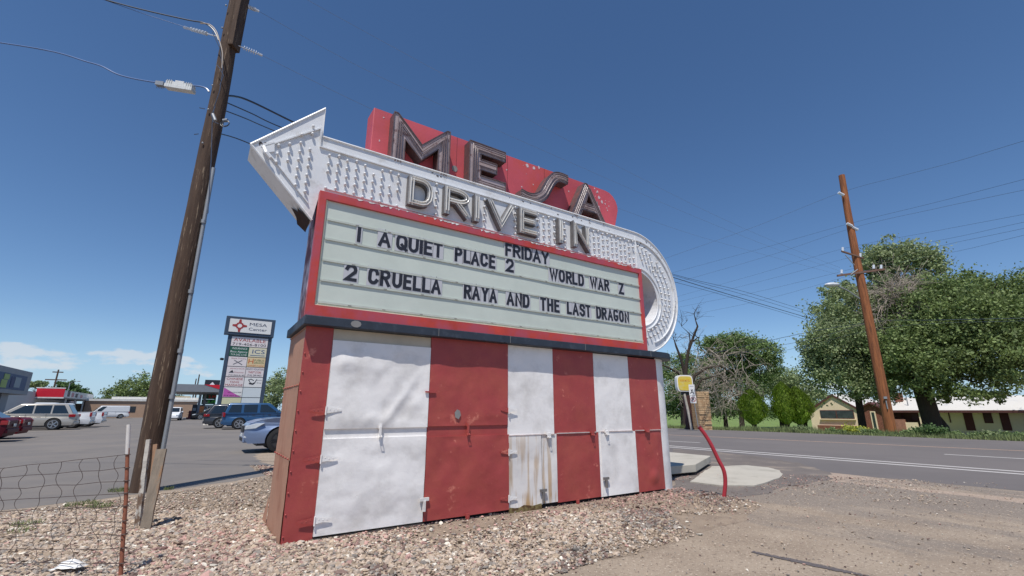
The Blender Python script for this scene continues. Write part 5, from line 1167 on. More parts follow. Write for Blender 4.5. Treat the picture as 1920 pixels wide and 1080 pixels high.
# fuel station
b4 = thing('fuel_canopy', 'grey fuel station canopy with a red corner behind the shopping centre sign', 'fuel canopy', W(-3.5, 85), TH)
cg = M('canopy_fascia_grey', S(128, 132, 138), .6, var=.05)
obj('roof', MB().box(0, 6.4, 0, 16, 4.05, 5.15), cg, b4); obj('corner_stripe', MB().prism([(3.6, 5.155), (6.3, 4.3), (6.3, 5.155)], -.03, 0), redf, b4)
for x, y in ((3.2, 2), (3.9, 10)): obj('post', MB().box(x, x+.35, y, y+.35, 0, 4.05), cg, b4)
for k_, (x, y) in enumerate(((2.6, 1.8), (3.4, 9.6))):
    p = W(-3.5+x, 85+y); t = thing('fuel_pump', ('dark fuel pump standing on the near canopy island', 'dark fuel pump standing on the far canopy island')[k_], 'fuel pump', p, TH, 'fuel pumps'); obj('cabinet', MB().box(0, .6, 0, .9, 0, 2.2), plastic_m, t, bevel=.05); obj('screen', MB().box(.1, .5, -.02, 0, 1.3, 1.7), M('pump_screen', S(120, 126, 130), .3), t)
p = AY(362, 786, 76); t = thing('banner_board', 'orange banner board standing by the fuel pumps', 'banner', (p.x, 76, 0), R(10)); obj('panel', MB().box(0, 1.3, 0, .06, .35, 2.0), M('orange_banner', S(228, 140, 84), .6, var=.05), t); obj('leg', MB().box(.1, .16, 0, .06, 0, .35), plastic_m, t); obj('leg', MB().box(1.1, 1.16, 0, .06, 0, .35), plastic_m, t)
p = AY(352, 786, 77); t = thing('drinks_rack', 'low red and black rack of goods left of the orange banner board', 'rack', (p.x-.3, 77, 0), R(10)); obj('frame', MB().box(0, 1.2, 0, .6, 0, .25).box(0, 1.2, .5, .6, .25, 1.3), M('dark_red_rack', S(120, 40, 40), .6), t); obj('shelf', MB().box(.05, 1.15, 0, .5, .6, .65).box(.05, 1.15, 0, .5, 1.0, 1.05), plastic_m, t)
fa0, fz1 = PB(385, 712, 97); fa1, fz0 = PB(411, 727, 97); fw_ = fa1-fa0
b5 = thing('fuel_price_sign', 'black fuel station sign with a red roof emblem above green price boards', 'fuel sign', W(fa0, 97), TH)
for x in (.2, fw_-.45): obj('post', MB().box(x, x+.25, 0, .25, 0, fz0), cg, b5)
obj('header', MB().box(0, fw_, -.1, .3, fz0-.8, fz1), M('black_sign_face', S(36, 38, 46), .5), b5)
mb = MB(); mb.prism([(fw_*.08, fz0-.2), (fw_*.5, fz1-.35), (fw_*.92, fz0-.2)], -.13, -.11, mi=0); mb.prism([(fw_*.28, fz0-.2), (fw_*.5, fz1-.95), (fw_*.72, fz0-.2)], -.16, -.14, mi=1)
obj('emblem', mb, [M('white_emblem', S(232, 226, 226), .5), M('red_emblem', S(196, 40, 52), .5)], b5)
pz_ = PB(395, 739, 97)[1]
mm = [M('price_green', S(22, 74, 56), .5), M('led_green', S(90, 210, 60), .5), M('led_red', S(206, 44, 40), .5), M('lettering_white', S(226, 228, 226))]
mb = MB().box(.0, fw_-.3, -.02, .1, pz_-1.7, pz_-.9); text_mb(mb, '3.19', fw_*.66, pz_-1.5, .42, -.03, 1.2, 1, .03); text_mb(mb, 'diesel', fw_*.25, pz_-1.45, .25, -.03, .8, 3, .01); mb.box(.0, fw_-.3, -.02, .1, pz_-.85, pz_, 0); text_mb(mb, '2.99', fw_*.66, pz_-.65, .42, -.03, 1.2, 2, .03)
obj('price_board', mb, mm, b5)
mb = MB().box(-.1, fw_-.3, -.02, .1, pz_-2.7, pz_-1.8); text_mb(mb, 'BEER BOX', fw_*.45, pz_-2.5, .4, -.03, 2.2, 1, .02); obj('message_board', mb, [cab_w, M('lettering_black', S(46, 44, 50))], b5)
p = AY(339, 752, 110); t = thing('billboard', 'small tan billboard beyond the brick building, under the canopy edge', 'billboard', (p.x-.5, 110, 0), R(20)); obj('panel', MB().box(-2, 2.2, 0, .2, 2.6, 4.6), M('billboard_tan', S(200, 178, 140), .6, var=.2, vs=1.5), t); obj('post', MB().box(-.1, .1, .05, .25, 0, 2.6), greyl, t)
# distant poles, lamp
def far_pole(u, vt, Y, label, arms=True, lean=0):
    z = AY(u, vt, Y).z; x = AY(u, vt, Y).x; t = thing('utility_pole', label, 'utility pole', (x, Y, 0), R(30), 'utility poles'); obj('shaft', MB().tube([(0, 0, -1.2), (0, 0, z)], [.2, .13], 8), wood, t, smooth=40)
    if arms:
        for dz, l in ((.5, .8), (2.0, 1.6)): obj('crossarm', MB().box(-l, l, -.08, .08, z-dz-.1, z-dz+.1), wood, t)
    return t
far_pole(110, 693, 92, 'distant utility pole with two crossarms behind the red-fascia shop')
far_pole(107, 740, 260, 'distant bare pole above the shops', False); 
for u, vt, Y, lb in ((374, 702, 120, 'thin bare pole rising behind the fuel canopy, right one'), (368, 710, 128, 'thin bare pole rising behind the fuel canopy, left one')): far_pole(u, vt, Y, lb, False)
def lamp(u, v, Y, reach, label, rz=0):
    q = AY(u, v, Y); t = thing('street_lamp', label, 'street lamp', (q.x, q.y, 0), rz, 'street lamps'); obj('pole', MB().tube([(0, 0, -1), (0, 0, q.z-.3)], .08, 8), galv, t); obj('arm', MB().tube([(0, 0, q.z-.5), (reach*.5, 0, q.z), (reach, 0, q.z)], .04, 6), galv, t); obj('lamp_head', MB().ball((reach+.2, 0, q.z), .3, 8, 5, 0, 1.3, .6, .35), galv, t)
lamp(132, 715, 98, 1.6, 'street lamp with a short arm above the red-fascia shop')
mb = MB().box(0, 7, -.05, .05, 4.9, 5.05); p = AY(497, 727, 120); t = thing('traffic_signal', 'dark traffic signal on a long mast arm right of the shopping centre sign', 'traffic light', (AY(535, 727, 120).x, 120, 0), R(180)); z = AY(500, 729, 120).z
obj('mast', MB().tube([(0, 0, 0), (0, 0, z)], .15, 8), plastic_m, t); obj('arm', MB().tube([(0, 0, z), (6.5, 0, z+.1)], .09, 6), plastic_m, t); obj('signal_head', MB().box(6.2, 6.7, -.2, .2, z-.9, z+.5), plastic_m, t)
# ------------------------------------------------------------------ trees
bark_d = M('dark_bark', S(58, 48, 40), .95, var=.25, vs=4, bump=1, bs=10, bd=.05, stretch=(2, 2, .5)); bark_g = M('dead_grey_wood', S(150, 138, 126), .95, var=.25, vs=2, bump=.5, bs=10, bd=.02); twig_m = M('dead_twigs', S(158, 146, 134), .95, var=.2, vs=2)
def leafm(name, c, isl=.35): return M(name, tuple(min(1, q*1.5) for q in c[:3])+(1,), .65, var=.22, vs=.5, island=isl, trans=.3)
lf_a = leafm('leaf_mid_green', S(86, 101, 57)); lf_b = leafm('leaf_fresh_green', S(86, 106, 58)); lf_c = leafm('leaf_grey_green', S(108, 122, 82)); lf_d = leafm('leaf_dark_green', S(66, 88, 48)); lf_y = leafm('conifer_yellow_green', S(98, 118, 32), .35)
LIGHTER = {'leaf_mid_green': leafm('leaf_mid_green_pale', S(106, 121, 72)), 'leaf_fresh_green': leafm('leaf_fresh_green_pale', S(108, 124, 78)), 'leaf_grey_green': leafm('leaf_grey_green_pale', S(124, 134, 96)), 'leaf_dark_green': leafm('leaf_dark_green_pale', S(78, 100, 54))}
def leaf_cloud(name, blobs, n_, size, m, parent, seed, clump=None, shell=.55, nclump=None, droop=0):
    g_ = np.random.default_rng(seed); vol = np.array([b[3]*b[4]*b[5] for b in blobs], float)**.75; vol /= vol.sum(); nc = nclump or max(20, int(n_/70))
    which = g_.choice(len(blobs), nc, p=vol); B = np.array(blobs)[which]; d = g_.normal(size=(nc, 3)); d /= np.linalg.norm(d, axis=1)[:, None]
    d[:, 2] = np.where(d[:, 2] < -.5, -d[:, 2]*.6, d[:, 2]); rad = shell+(1-shell)*g_.uniform(0, 1, nc)**.6
    rad *= 1+.16*np.sin(d[:, 0]*7+seed)*np.cos(d[:, 2]*6+d[:, 1]*5)
    cc = B[:, :3]+d*rad[:, None]*B[:, 3:6]; cs = (clump or .12)*np.cbrt(B[:, 3]*B[:, 4]*B[:, 5])*g_.uniform(.6, 1.5, nc)
    w_ = g_.choice(nc, n_); off = g_.normal(size=(n_, 3))*cs[w_][:, None]*np.array([1.1, 1.1, .8])
    if droop: off[:, 2] -= np.abs(g_.normal(size=n_))*cs[w_]*droop
    P = cc[w_]+off; s = size*g_.uniform(.55, 1.35, n_)
    a = g_.normal(size=(n_, 3)); a /= np.linalg.norm(a, axis=1)[:, None]; b = np.cross(a, g_.normal(size=(n_, 3))); b /= np.linalg.norm(b, axis=1)[:, None]
    V = np.stack([P-a*s[:, None]*.5, P+b*s[:, None]*.34, P+a*s[:, None]*.6, P-b*s[:, None]*.34], 1).reshape(-1, 3)
    m2 = LIGHTER.get(m.name); tone = g_.uniform(0, 1, nc) < .34; mi_ = (tone[w_] ^ (g_.uniform(0, 1, n_) < .15)).astype(int) if m2 else None
    o = np_mesh(name, V, np.arange(n_*4).reshape(n_, 4), [m, m2] if m2 else m, parent, mi=mi_); return o
def branch(mb, p, d, L_, r, depth, rr, spread=.6, droop=0, kids=3, curl=.25, minr=.004):
    p = Vector(p); d = Vector(d).normalized(); path = [p.copy()]; k_ = 5
    for i in range(k_):
        d = (d+Vector((rr.uniform(-curl, curl), rr.uniform(-curl, curl), rr.uniform(-curl, curl)-droop))).normalized(); p = p+d*L_/k_; path.append(p.copy())
    mb.tube(path, [max(minr, r*(1-.55*i/k_)) for i in range(k_+1)], 6 if depth > 1 else 4 if depth > 0 else 3, cap=False)
    if depth <= 0: return
    for j in range(kids):
        q = path[rr.randint(2, k_)]; nd_ = (d+Vector((rr.uniform(-1, 1), rr.uniform(-1, 1), rr.uniform(-.7, .9)))*spread*1.3).normalized()
        branch(mb, q, nd_, L_*rr.uniform(.5, .8), max(minr, r*.5), depth-1, rr, spread, droop, kids, curl, minr)
def tree(name, label, loc, blobs, n_, size, m, trunk, seed, group='trees', bark=None, cat='tree', **kw):
    t = thing(name, label, cat, loc, 0, group); rr = random.Random(seed); mb = MB()
    for path, rs in trunk: mb.tube(path, rs, 9)
    tops = [Vector(b[:3]) for b in blobs]
    if trunk:
        fork = Vector(trunk[0][0][-1]); r0 = trunk[0][1][-1]
        for b in tops[:8]:
            v = b-fork
            if v.length > .3: branch(mb, fork-Vector((0, 0, .1)), v, v.length*.72, r0*.42, 1, rr, .4, kids=3, minr=.02, curl=.12)
        obj('trunk', mb, bark or bark_d, t, smooth=60)
    leaf_cloud('crown', blobs, n_, size, m, t, seed, **kw); return t
def at(u, v, Y, base): q = AY(u, v, Y); return (q.x-base[0], q.y-base[1], q.z-base[2])
def blob(u, v, Y, rx, rz_, base, ry=None): x, y, z = at(u, v, Y, base); return (x, y, z, rx, ry or rx, rz_)
# big tree at the right: massive dark trunk, wide crown hanging over the motel roof
base = W(42, 11.2, ground_z(42)); q = AY(1752, 806, 34.3); base = Vector((q.x, q.y, -.35)); Y0 = base.y
B = lambda u, v, rx, rz_, dy=0, ry=None: blob(u, v, Y0+dy, rx, rz_, base, ry)
tree('big_tree', 'huge leafy green tree with a thick dark trunk at the right edge', base,
     [B(1790, 560, 3.0, 2.4), B(1880, 560, 3.2, 2.4, 1), B(1960, 600, 4, 3), B(1850, 650, 3.6, 2.4, -2.2), B(1760, 630, 2.8, 2.6, -1), B(1930, 690, 3.0, 2.2, -1.5), B(1835, 715, 2.6, 1.8, -2.5), B(1750, 680, 2.2, 1.7, -2), B(2060, 640, 4, 3.5, 1), B(1800, 600, 3.0, 2.6, -2), B(1770, 600, 3.0, 2.6, 2), B(1890, 620, 3.4, 2.8, -2), B(1715, 600, 2.0, 2.6, 0), B(1800, 745, 1.5, .9, -2.5), B(1865, 745, 1.3, .9, -2.5), B(1705, 700, 2.0, 1.6, -1), B(1735, 725, 1.5, 1.1, -1.5), B(1690, 660, 2.0, 2.0, -1)],
     126000, .185, lf_a, [([(0, 0, -.5), (-.05, 0, 1.0), (-.1, .1, 3), (-.15, .1, 4.6)], [.72, .56, .56, .5]), ([(.4, -.2, -.5), (.5, -.3, .5), (.25, -.1, 1.6)], [.35, .28, .1])], 11, 'trees across the road', shell=.5, droop=.5)
base2 = AY(1617, 803, 38); base2 = Vector((base2.x, base2.y, -.6)); Y1 = base2.y
B = lambda u, v, rx, rz_, dy=0, ry=None: blob(u, v, Y1+dy, rx, rz_, base2, ry)
tree('leaning_tree', 'tall grey-green tree on a slender dark leaning trunk behind the orange-brown pole', base2,
     [B(1570, 600, 2.2, 2.4), B(1610, 660, 3.0, 2.6), B(1555, 690, 2.2, 1.9), B(1650, 600, 2.6, 2.6, 1), B(1578, 555, 1.6, 1.3), B(1540, 650, 1.6, 1.8), B(1640, 710, 2.6, 1.8, 1), B(1590, 715, 2.6, 1.7, -1), B(1575, 640, 2.4, 2.4, -1), B(1620, 560, 1.8, 1.5, 1), B(1660, 690, 2.2, 1.8, -1), B(1630, 735, 2.0, .9, -1)],
     60000, .185, lf_c, [([(0, 0, -.4), at(1608, 740, Y1, base2), at(1600, 680, Y1, base2)], [.3, .24, .2])], 12, 'trees across the road', shell=.4, droop=1.2)
base3 = Vector((AY(1742, 800, 38).x, 38, -.5)); Y2 = 38
B = lambda u, v, rx, rz_, dy=0, ry=None: blob(u, v, Y2+dy, rx, rz_, base3, ry)
t3 = tree('half_dead_tree', 'tallest tree across the road, thin green top above bare grey branches', base3,
     [B(1670, 480, 2.3, 1.5), B(1705, 500, 2.8, 2.0), B(1655, 505, 1.9, 1.3), B(1728, 485, 1.6, 1.3), B(1680, 540, 2.7, 1.9)],
     20000, .21, lf_c, [([(0, 0, -.4), (0, 0, 5), at(1715, 620, 38, base3)], [.4, .34, .24])], 13, 'trees across the road', shell=.3)
mb = MB(); rr = random.Random(31)
for i in range(60):
    p0 = at(1680+rr.uniform(-30, 30), 610-rr.uniform(0, 60), 35.5, base3); branch(mb, p0, (rr.uniform(-.7, .9), rr.uniform(-.6, .1), rr.uniform(-.5, 1)), rr.uniform(1.3, 2.6), .032, 2, rr, .7, .05, 4, .3, .010)
obj('bare_branches', mb, twig_m, t3)
# dark mass of foliage behind the trunk
base4 = Vector((AY(1746, 800, 40).x, 40, -.6))
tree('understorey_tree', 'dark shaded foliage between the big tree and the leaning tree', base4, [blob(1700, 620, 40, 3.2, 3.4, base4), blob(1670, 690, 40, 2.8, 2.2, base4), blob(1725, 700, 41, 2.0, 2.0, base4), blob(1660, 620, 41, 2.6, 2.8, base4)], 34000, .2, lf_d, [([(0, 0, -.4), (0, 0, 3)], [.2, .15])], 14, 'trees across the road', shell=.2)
# middle group behind the shrubs
def mid(name, label, u, Y, blobs, n_, m, seed, size=.24, **kw):
    b_ = Vector((AY(u, 790, Y).x, Y, -1.0)); z0 = b_
    return tree(name, label, b_, [blob(uu, vv, Y+dy, rx, rz_, b_) for uu, vv, rx, rz_, dy in blobs], n_, size, m, [([(0, 0, 0), (.1, 0, 2.2), (.1, 0, 3.2)], [.3, .22, .18])], seed, 'trees across the road', **kw)
mid('cottonwood_tree', 'broad green cottonwood behind the round shrubs, right of the dead tree', 1390, 50, [(1400, 665, 3.2, 2.0, 0), (1365, 650, 2.4, 1.6, 0), (1425, 690, 2.2, 1.8, 0), (1350, 690, 2.6, 2, 1), (1395, 715, 3, 1.6, 1), (1330, 650, 1.3, 1.3, 0)], 34000, lf_b, 21, .19)
mid('cottonwood_tree', 'green tree glimpsed behind the dead tree beside the marquee sign', 1280, 54, [(1275, 690, 2.2, 2, 0), (1300, 740, 3.2, 2.6, 2), (1255, 720, 3, 3, 0), (1330, 750, 3.5, 2.2, 2)], 24000, lf_b, 22, .19)
mid('background_tree', 'hazy grey-green tree behind the two round shrubs', 1465, 64, [(1460, 720, 3.5, 2.2, 0), (1490, 735, 3, 2, 0), (1425, 740, 3, 1.8, 0), (1520, 750, 2.6, 1.4, 0)], 16000, lf_c, 23)
mid('background_tree', 'low green bushes between the right shrub and the cream house', 1508, 60, [(1505, 768, 2.2, 1.4, 0), (1525, 780, 1.6, 1, 0), (1490, 775, 1.5, 1, 0)], 8000, lf_b, 24, .2)
mid('background_tree', 'low dark thicket at the far side of the lawn', 1360, 62, [(1310, 775, 3, 1.4, 0), (1345, 772, 3, 1.6, 0), (1390, 772, 3, 1.6, 0), (1270, 770, 4, 2, 0), (1440, 775, 3, 1.4, 0)], 16000, lf_d, 25)
# dead tree with a crooked top, and the tangle of bare branches
bd = Vector((AY(1292, 800, 38).x, 38, -.25)); t = thing('dead_tree', 'leafless crooked dead tree right of the marquee sign', 'dead tree', bd, 0, 'trees across the road'); rr = random.Random(5)
def dp(u, v, dy=0): return at(u, v, 38+dy, bd)
mb = MB()
mb.tube([dp(1288, 806), dp(1287, 775), dp(1289, 745), dp(1285, 700), dp(1290, 660), dp(1300, 632), dp(1308, 612), dp(1304, 600), dp(1301, 588)], [.36, .3, .26, .17, .13, .1, .08, .04, .015], 8)
mb.tube([dp(1285, 705), dp(1276, 670), dp(1268, 650), dp(1263, 634)], [.14, .10, .08, .03], 6)
mb.tube([dp(1290, 660), dp(1294, 640), dp(1292, 625), dp(1278, 612)], [.08, .06, .04, .012], 5)
mb.tube([dp(1300, 640), dp(1309, 632), dp(1312, 645), dp(1307, 655)], [.08, .06, .04, .02], 5)
mb.tube([dp(1289, 745), dp(1302, 705), dp(1325, 690), dp(1350, 686), dp(1372, 700), dp(1385, 720)], [.16, .12, .09, .07, .05, .02], 6)
mb.tube([dp(1287, 735), dp(1272, 700), dp(1255, 690), dp(1240, 684)], [.14, .10, .07, .04], 6)
mb.tube([dp(1293, 750), dp(1315, 712), dp(1345, 704), dp(1365, 722)], [.12, .08, .06, .02], 6)
for u, v in ((1304, 600), (1301, 588), (1278, 612), (1268, 640), (1309, 634), (1263, 634), (1300, 632), (1245, 685), (1290, 660)):
    for i in range(4): branch(mb, dp(u, v), (rr.uniform(-.8, .8), rr.uniform(-.3, .3), rr.uniform(.1, 1)), rr.uniform(.5, 1.1), .022, 1, rr, .7, 0, 3, .3, .007)
obj('trunk', mb, bark_d, t, smooth=60)
mb = MB()
for i in range(85):
    u = rr.uniform(1300, 1400); v = rr.uniform(650, 745); branch(mb, dp(u, v, rr.uniform(0, 5)), (rr.uniform(-.8, .8), rr.uniform(-.4, .4), rr.uniform(-1.1, .6)), rr.uniform(1.0, 2.2), .028, 2, rr, .7, .1, 3, .3, .008)
for i in range(40):
    u = rr.uniform(1255, 1345); v = rr.uniform(700, 760); branch(mb, dp(u, v, rr.uniform(0, 3)), (rr.uniform(-.8, .8), rr.uniform(-.4, .4), rr.uniform(-.5, .8)), rr.uniform(.8, 1.6), .022, 2, rr, .7, .05, 3, .3, .008)
obj('bare_branches', mb, twig_m, t)
# two clipped evergreen shrubs
def shrub(u, Y, lobes, label, seed, n_):
    b_ = Vector((AY(u, 802, Y).x, Y, AY(u, 803, Y).z)); t = thing('evergreen_shrub', label, 'shrub', b_, 0, 'round evergreen shrubs on the lawn'); g_ = np.random.default_rng(seed); Vs = []
    mb = MB()
    for dx, r_, h_ in lobes:
        for a in range(5): mb.tube([(dx, 0, -.1), (dx+.3*math.cos(a*1.26), .3*math.sin(a*1.26), .7)], [.09, .04], 5)
    obj('trunk', mb, bark_d, t)
    for dx, r_, h_ in lobes:
        n2 = int(n_/len(lobes)); th_ = g_.uniform(0, 6.283, n2); k_ = g_.uniform(0, 1, n2)**.8; prof = np.interp(k_, [0, .08, .25, .5, .75, .92, 1], [.10, .42, .88, 1.0, .74, .34, .03]); flute = 1+.12*np.sin(th_*7+k_*5)+.10*np.sin(k_*21+th_*3)+.05*np.sin(th_*15-k_*9); r = r_*prof*flute*g_.uniform(.86, 1.04, n2)
        P = np.stack([dx+r*np.cos(th_), r*np.sin(th_), .25+k_*h_], 1); up = np.stack([np.cos(th_)*.35+g_.normal(size=n2)*.3, np.sin(th_)*.35+g_.normal(size=n2)*.3, np.ones(n2)], 1); up /= np.linalg.norm(up, axis=1)[:, None]; side = np.stack([-np.sin(th_), np.cos(th_), g_.normal(size=n2)*.3], 1); s = .12*g_.uniform(.5, 1.3, n2)[:, None]
        Vs.append(np.stack([P-up*s*.5, P+side*s*.35, P+up*s*.8, P-side*s*.35], 1).reshape(-1, 3))
    V = np.concatenate(Vs); np_mesh('crown', V, np.arange(len(V)).reshape(-1, 4), lf_y, t)
    mb = MB()
    for dx, r_, h_ in lobes: mb.ball((dx, 0, .25+h_*.45), 1, 14, 9, 0, r_*.66, r_*.66, h_*.34)
    obj('inner_foliage', mb, lf_y, t, smooth=60)
shrub(1415, 37.5, [(0, 1.06, 2.75)], 'single round-bottomed yellow-green evergreen shrub on the lawn', 3, 7000)
shrub(1487, 37, [(-.42, 1.0, 3.25), (.62, 1.05, 2.9)], 'double-lobed yellow-green evergreen shrub nearest the cream house', 4, 12000)
# ------------------------------------------------------------------ far trees on the left
def ltree(u, Y, blobs, n_, m, label, seed, size=.5, name='background_tree'):
    b_ = Vector((AY(u, 775, Y).x, Y, 0)); tree(name, label, b_, [blob(uu, vv, Y+dy, rx, rz_, b_) for uu, vv, rx, rz_, dy in blobs], n_, size, m, [([(0, 0, 0), (0, 0, 4)], [.4, .3])], seed, 'far trees beyond the shops')
ltree(250, 135, [(262, 728, 6.5, 4.5, 0), (235, 742, 5, 3.2, 0), (215, 748, 3, 2, 0), (285, 735, 5, 4, 2), (262, 750, 7, 3, 0), (225, 752, 5, 2, 0)], 12000, lf_a, 'large green tree beyond the brick building, left of the weathered pole', 41)
ltree(128, 120, [(125, 725, 2.6, 1.6, 0), (138, 733, 2.6, 1.4, 0), (115, 735, 2.2, 1.2, 0)], 4000, lf_d, 'dark tree behind the red-fascia shop', 42)
ltree(155, 130, [(152, 742, 2.6, 1.6, 0), (162, 747, 1.8, 1.2, 0)], 3000, lf_d, 'small dark tree right of the red-fascia shop', 43)
ltree(70, 120, [(68, 723, 2.2, 1.3, 0), (58, 726, 2, 1, 0)], 2500, lf_c, 'small tree between the grey shop and the red-fascia shop', 44)
ltree(205, 160, [(200, 757, 5, 1.6, 0), (185, 759, 3.5, 1.2, 0)], 3000, lf_d, 'low dark tree line left of the large green tree', 45)
ltree(512, 105, [(515, 725, 2.2, 3, 0), (508, 745, 2.4, 3, 0), (530, 740, 4, 5, 0), (500, 760, 2.5, 2, 0), (515, 765, 4, 2.5, 0)], 9000, lf_c, 'grey-green tree between the shopping centre sign and the marquee sign', 46, .4)
ltree(345, 105, [(346, 765, 1.4, 1.1, 0), (343, 772, 1.2, .8, 0)], 2000, lf_d, 'small dark bush behind the far white SUV', 47, .3)
ltree(322, 170, [(300, 748, 6, 3.4, 0), (330, 758, 5, 2, 0)], 4000, lf_d, 'dark tree seen behind the weathered pole', 48)
# ------------------------------------------------------------------ across the road
rb = G(1671, 811); RY = rb.y-.3; rpz = AY(1578, 329, RY)
orp = thing('utility_pole', 'tall orange-brown utility pole with two crossarms across the road', 'utility pole', (rb.x, RY, -.1), 0, 'utility poles')
def rr_(u, v, dy=0): q = AY(u, v, RY+dy); return q-Vector((rb.x, RY, -.1))
mb = MB(); pts = [(1672, 815), (1650, 707), (1627, 590), (1606, 487), (1590, 400), (1578, 329)]
mb.tube([rr_(u, v) for u, v in pts], [.30, .28, .26, .235, .21, .19], 14); sh = obj('shaft', mb, wood_o, orp, smooth=50)
def armm(a, b, r=.06, dy=-.2): 
    p, q = rr_(*a, dy), rr_(*b, dy); mb = MB(); boxalong(mb, p, q, r, -r, r); obj('crossarm', mb, M('crossarm_wood', S(112, 86, 74), .9, var=.2, vs=5), orp)
armm((1570, 517), (1658, 505)); armm((1578, 471), (1618, 484), .05)
mb = MB().tube([rr_(1595, 515, -.25), rr_(1608, 505, -.25)], .03, 5).tube([rr_(1585, 478, -.25), rr_(1602, 497, -.25)], .03, 5); obj('brace', mb, galv, orp)
for u, v in ((1574, 362), (1590, 420), (1600, 427)): insul = obj('insulator', MB().tube([rr_(u-2, v-1, -.2), rr_(u+8, v+4, -.2)], .09, 8), porc, orp, smooth=40)
for u, v in ((1578, 509), (1638, 500), (1652, 500), (1580, 467), (1613, 478)): obj('insulator', MB().tube([rr_(u, v+4, -.2), rr_(u, v-3, -.2)], .07, 8), porc, orp, smooth=40)
mb = MB()
for z in (1.6, 1.9, 2.2): mb.box(-.32-.02*z*3, -.16-.02*z*3, -.34, -.30, z, z+.10)
mb = MB().box(-.47, -.25, -.345, -.31, 1.95, 2.12).box(-.40, -.33, -.345, -.31, 1.4, 1.9); obj('pole_tag', MB().add([], []).box(-.50, -.30, -.32, -.28, 2.1, 2.24).box(-.42, -.37, -.32, -.28, 1.5, 2.0), galv, orp)
mb = MB().tube([rr_(1612, 560), rr_(1590, 545), rr_(1566, 534)], .045, 6); la_ = obj('lamp_arm', mb, galv, orp)
hp = rr_(1560, 534); obj('lamp_head', MB().ball(hp, .5, 10, 6, 0, 1.0, .5, .3), M('lamp_shell', S(200, 204, 208), .4), la_, smooth=60)
# wires of the right pole: left spans and right spans
def wl2(pts, Y0, Y1, r, lb):
    n_ = len(pts); P_ = [AY(u, v, Y0+(Y1-Y0)*i/(n_-1)) for i, (u, v) in enumerate(pts)]
    if pts[-1][0] > 1900: P_.append(P_[-1]+(P_[-1]-P_[-2])*4)
    if pts[0][0] < 1300: P_.insert(0, P_[0]+(P_[0]-P_[1])*2.5)
    cable('power_line', P_, r*.6, wirem, lb, 'wires along the road', cat='power line')
wl2([(1243, 486), (1410, 427), (1574, 362), (1690, 330), (1795, 302), (1940, 258)], 44, 20, .016, 'topmost wire of the orange-brown pole')
wl2([(1266, 510), (1420, 468), (1590, 420), (1760, 378), (1940, 331)], 44, 20, .014, 'second wire down on the orange-brown pole')
wl2([(1268, 530), (1440, 480), (1600, 427), (1760, 390), (1940, 352)], 44, 20, .014, 'third wire down on the orange-brown pole')
wl2([(1270, 556), (1430, 511), (1578, 467), (1760, 432), (1940, 398)], 44, 20, .012, 'wire leaving the small upper crossarm, left side')
wl2([(1272, 566), (1440, 524), (1613, 478), (1780, 447), (1940, 412)], 44, 20, .012, 'wire leaving the small upper crossarm, right side')
wl2([(1272, 576), (1420, 547), (1578, 509), (1760, 462), (1940, 424)], 44, 20, .012, 'wire leaving the left tip of the long crossarm')
wl2([(1270, 596), (1440, 560), (1652, 500), (1800, 470), (1940, 436)], 44, 20, .012, 'wire leaving the right tip of the long crossarm')
wl2([(1262, 690), (1340, 672), (1440, 652), (1530, 634), (1640, 604), (1760, 600), (1940, 596)], 44, 22, .02, 'upper black cable low across the trees on the right')
wl2([(1262, 680), (1400, 648), (1530, 620), (1640, 603)], 44, 30, .03, 'thick black cable low across the trees, ending at the orange-brown pole')
wl2([(1440, 664), (1530, 644), (1640, 618), (1760, 606), (1940, 601)], 38, 22, .015, 'lower thin cable across the big tree on the right')
# ------------------------------------------------------------------ cream house and motel wing (faces of the plane a = 62)
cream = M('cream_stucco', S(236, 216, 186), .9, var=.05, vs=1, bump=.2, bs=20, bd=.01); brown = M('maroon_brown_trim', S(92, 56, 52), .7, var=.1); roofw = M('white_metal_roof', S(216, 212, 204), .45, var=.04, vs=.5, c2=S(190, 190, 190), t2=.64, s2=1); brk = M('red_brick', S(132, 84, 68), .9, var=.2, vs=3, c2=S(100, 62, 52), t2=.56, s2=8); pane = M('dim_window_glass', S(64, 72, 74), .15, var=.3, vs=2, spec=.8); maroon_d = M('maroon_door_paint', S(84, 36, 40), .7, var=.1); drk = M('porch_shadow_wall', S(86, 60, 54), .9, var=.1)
A0 = 62.0
def HB(u, v): b, z = PA(u, v, A0); return b, z
gz = ground_z(62)-.25
hb0, hb1 = HB(1520, 780)[0], HB(1617, 780)[0]
house = thing('cream_house', 'cream gable-fronted house with a wide window at the left end of the motel', 'house', W(A0, 0, 0), TH)
# local frame of house: x along D (away), y along N ; the front wall is x = 0
def gable(mb, b0, b1, ze, zp, x0, x1): mb.prism([(b0, gz), (b0, ze), ((b0+b1)/2, zp), (b1, ze), (b1, gz)], x0, x1, 'x')
ze = HB(1520, 771)[1]; zp = HB(1563, 742)[1]
mb = MB(); gable(mb, hb1, hb0, ze, zp, 0, 9); obj('wall', mb, cream, house)
bm_ = (hb0+hb1)/2
mb = MB()
for s_, bb in ((1, hb0), (-1, hb1)):
    e = bb+s_*.35; zl = ze-.35*(zp-ze)/abs(bb-bm_)
    mb.prism([(bm_, zp+.04), (e, zl+.04), (e, zl+.20), (bm_, zp+.22)], -.1, 9.3, 'x')
obj('roof', mb, roofw, house)
mb = MB()
for s_, bb in ((1, hb0), (-1, hb1)):
    e = bb+s_*.38; zl = ze-.38*(zp-ze)/abs(bb-bm_)
    mb.prism([(bm_, zp-.05), (e, zl-.05), (e, zl+.19), (bm_, zp+.21)], -.16, -.103, 'x')
obj('bargeboard', mb, brown, house)
def rect(u0, v0, u1, v1): a = HB(u0, v0); b = HB(u1, v1); return min(a[0], b[0]), max(a[0], b[0]), min(a[1], b[1]), max(a[1], b[1])
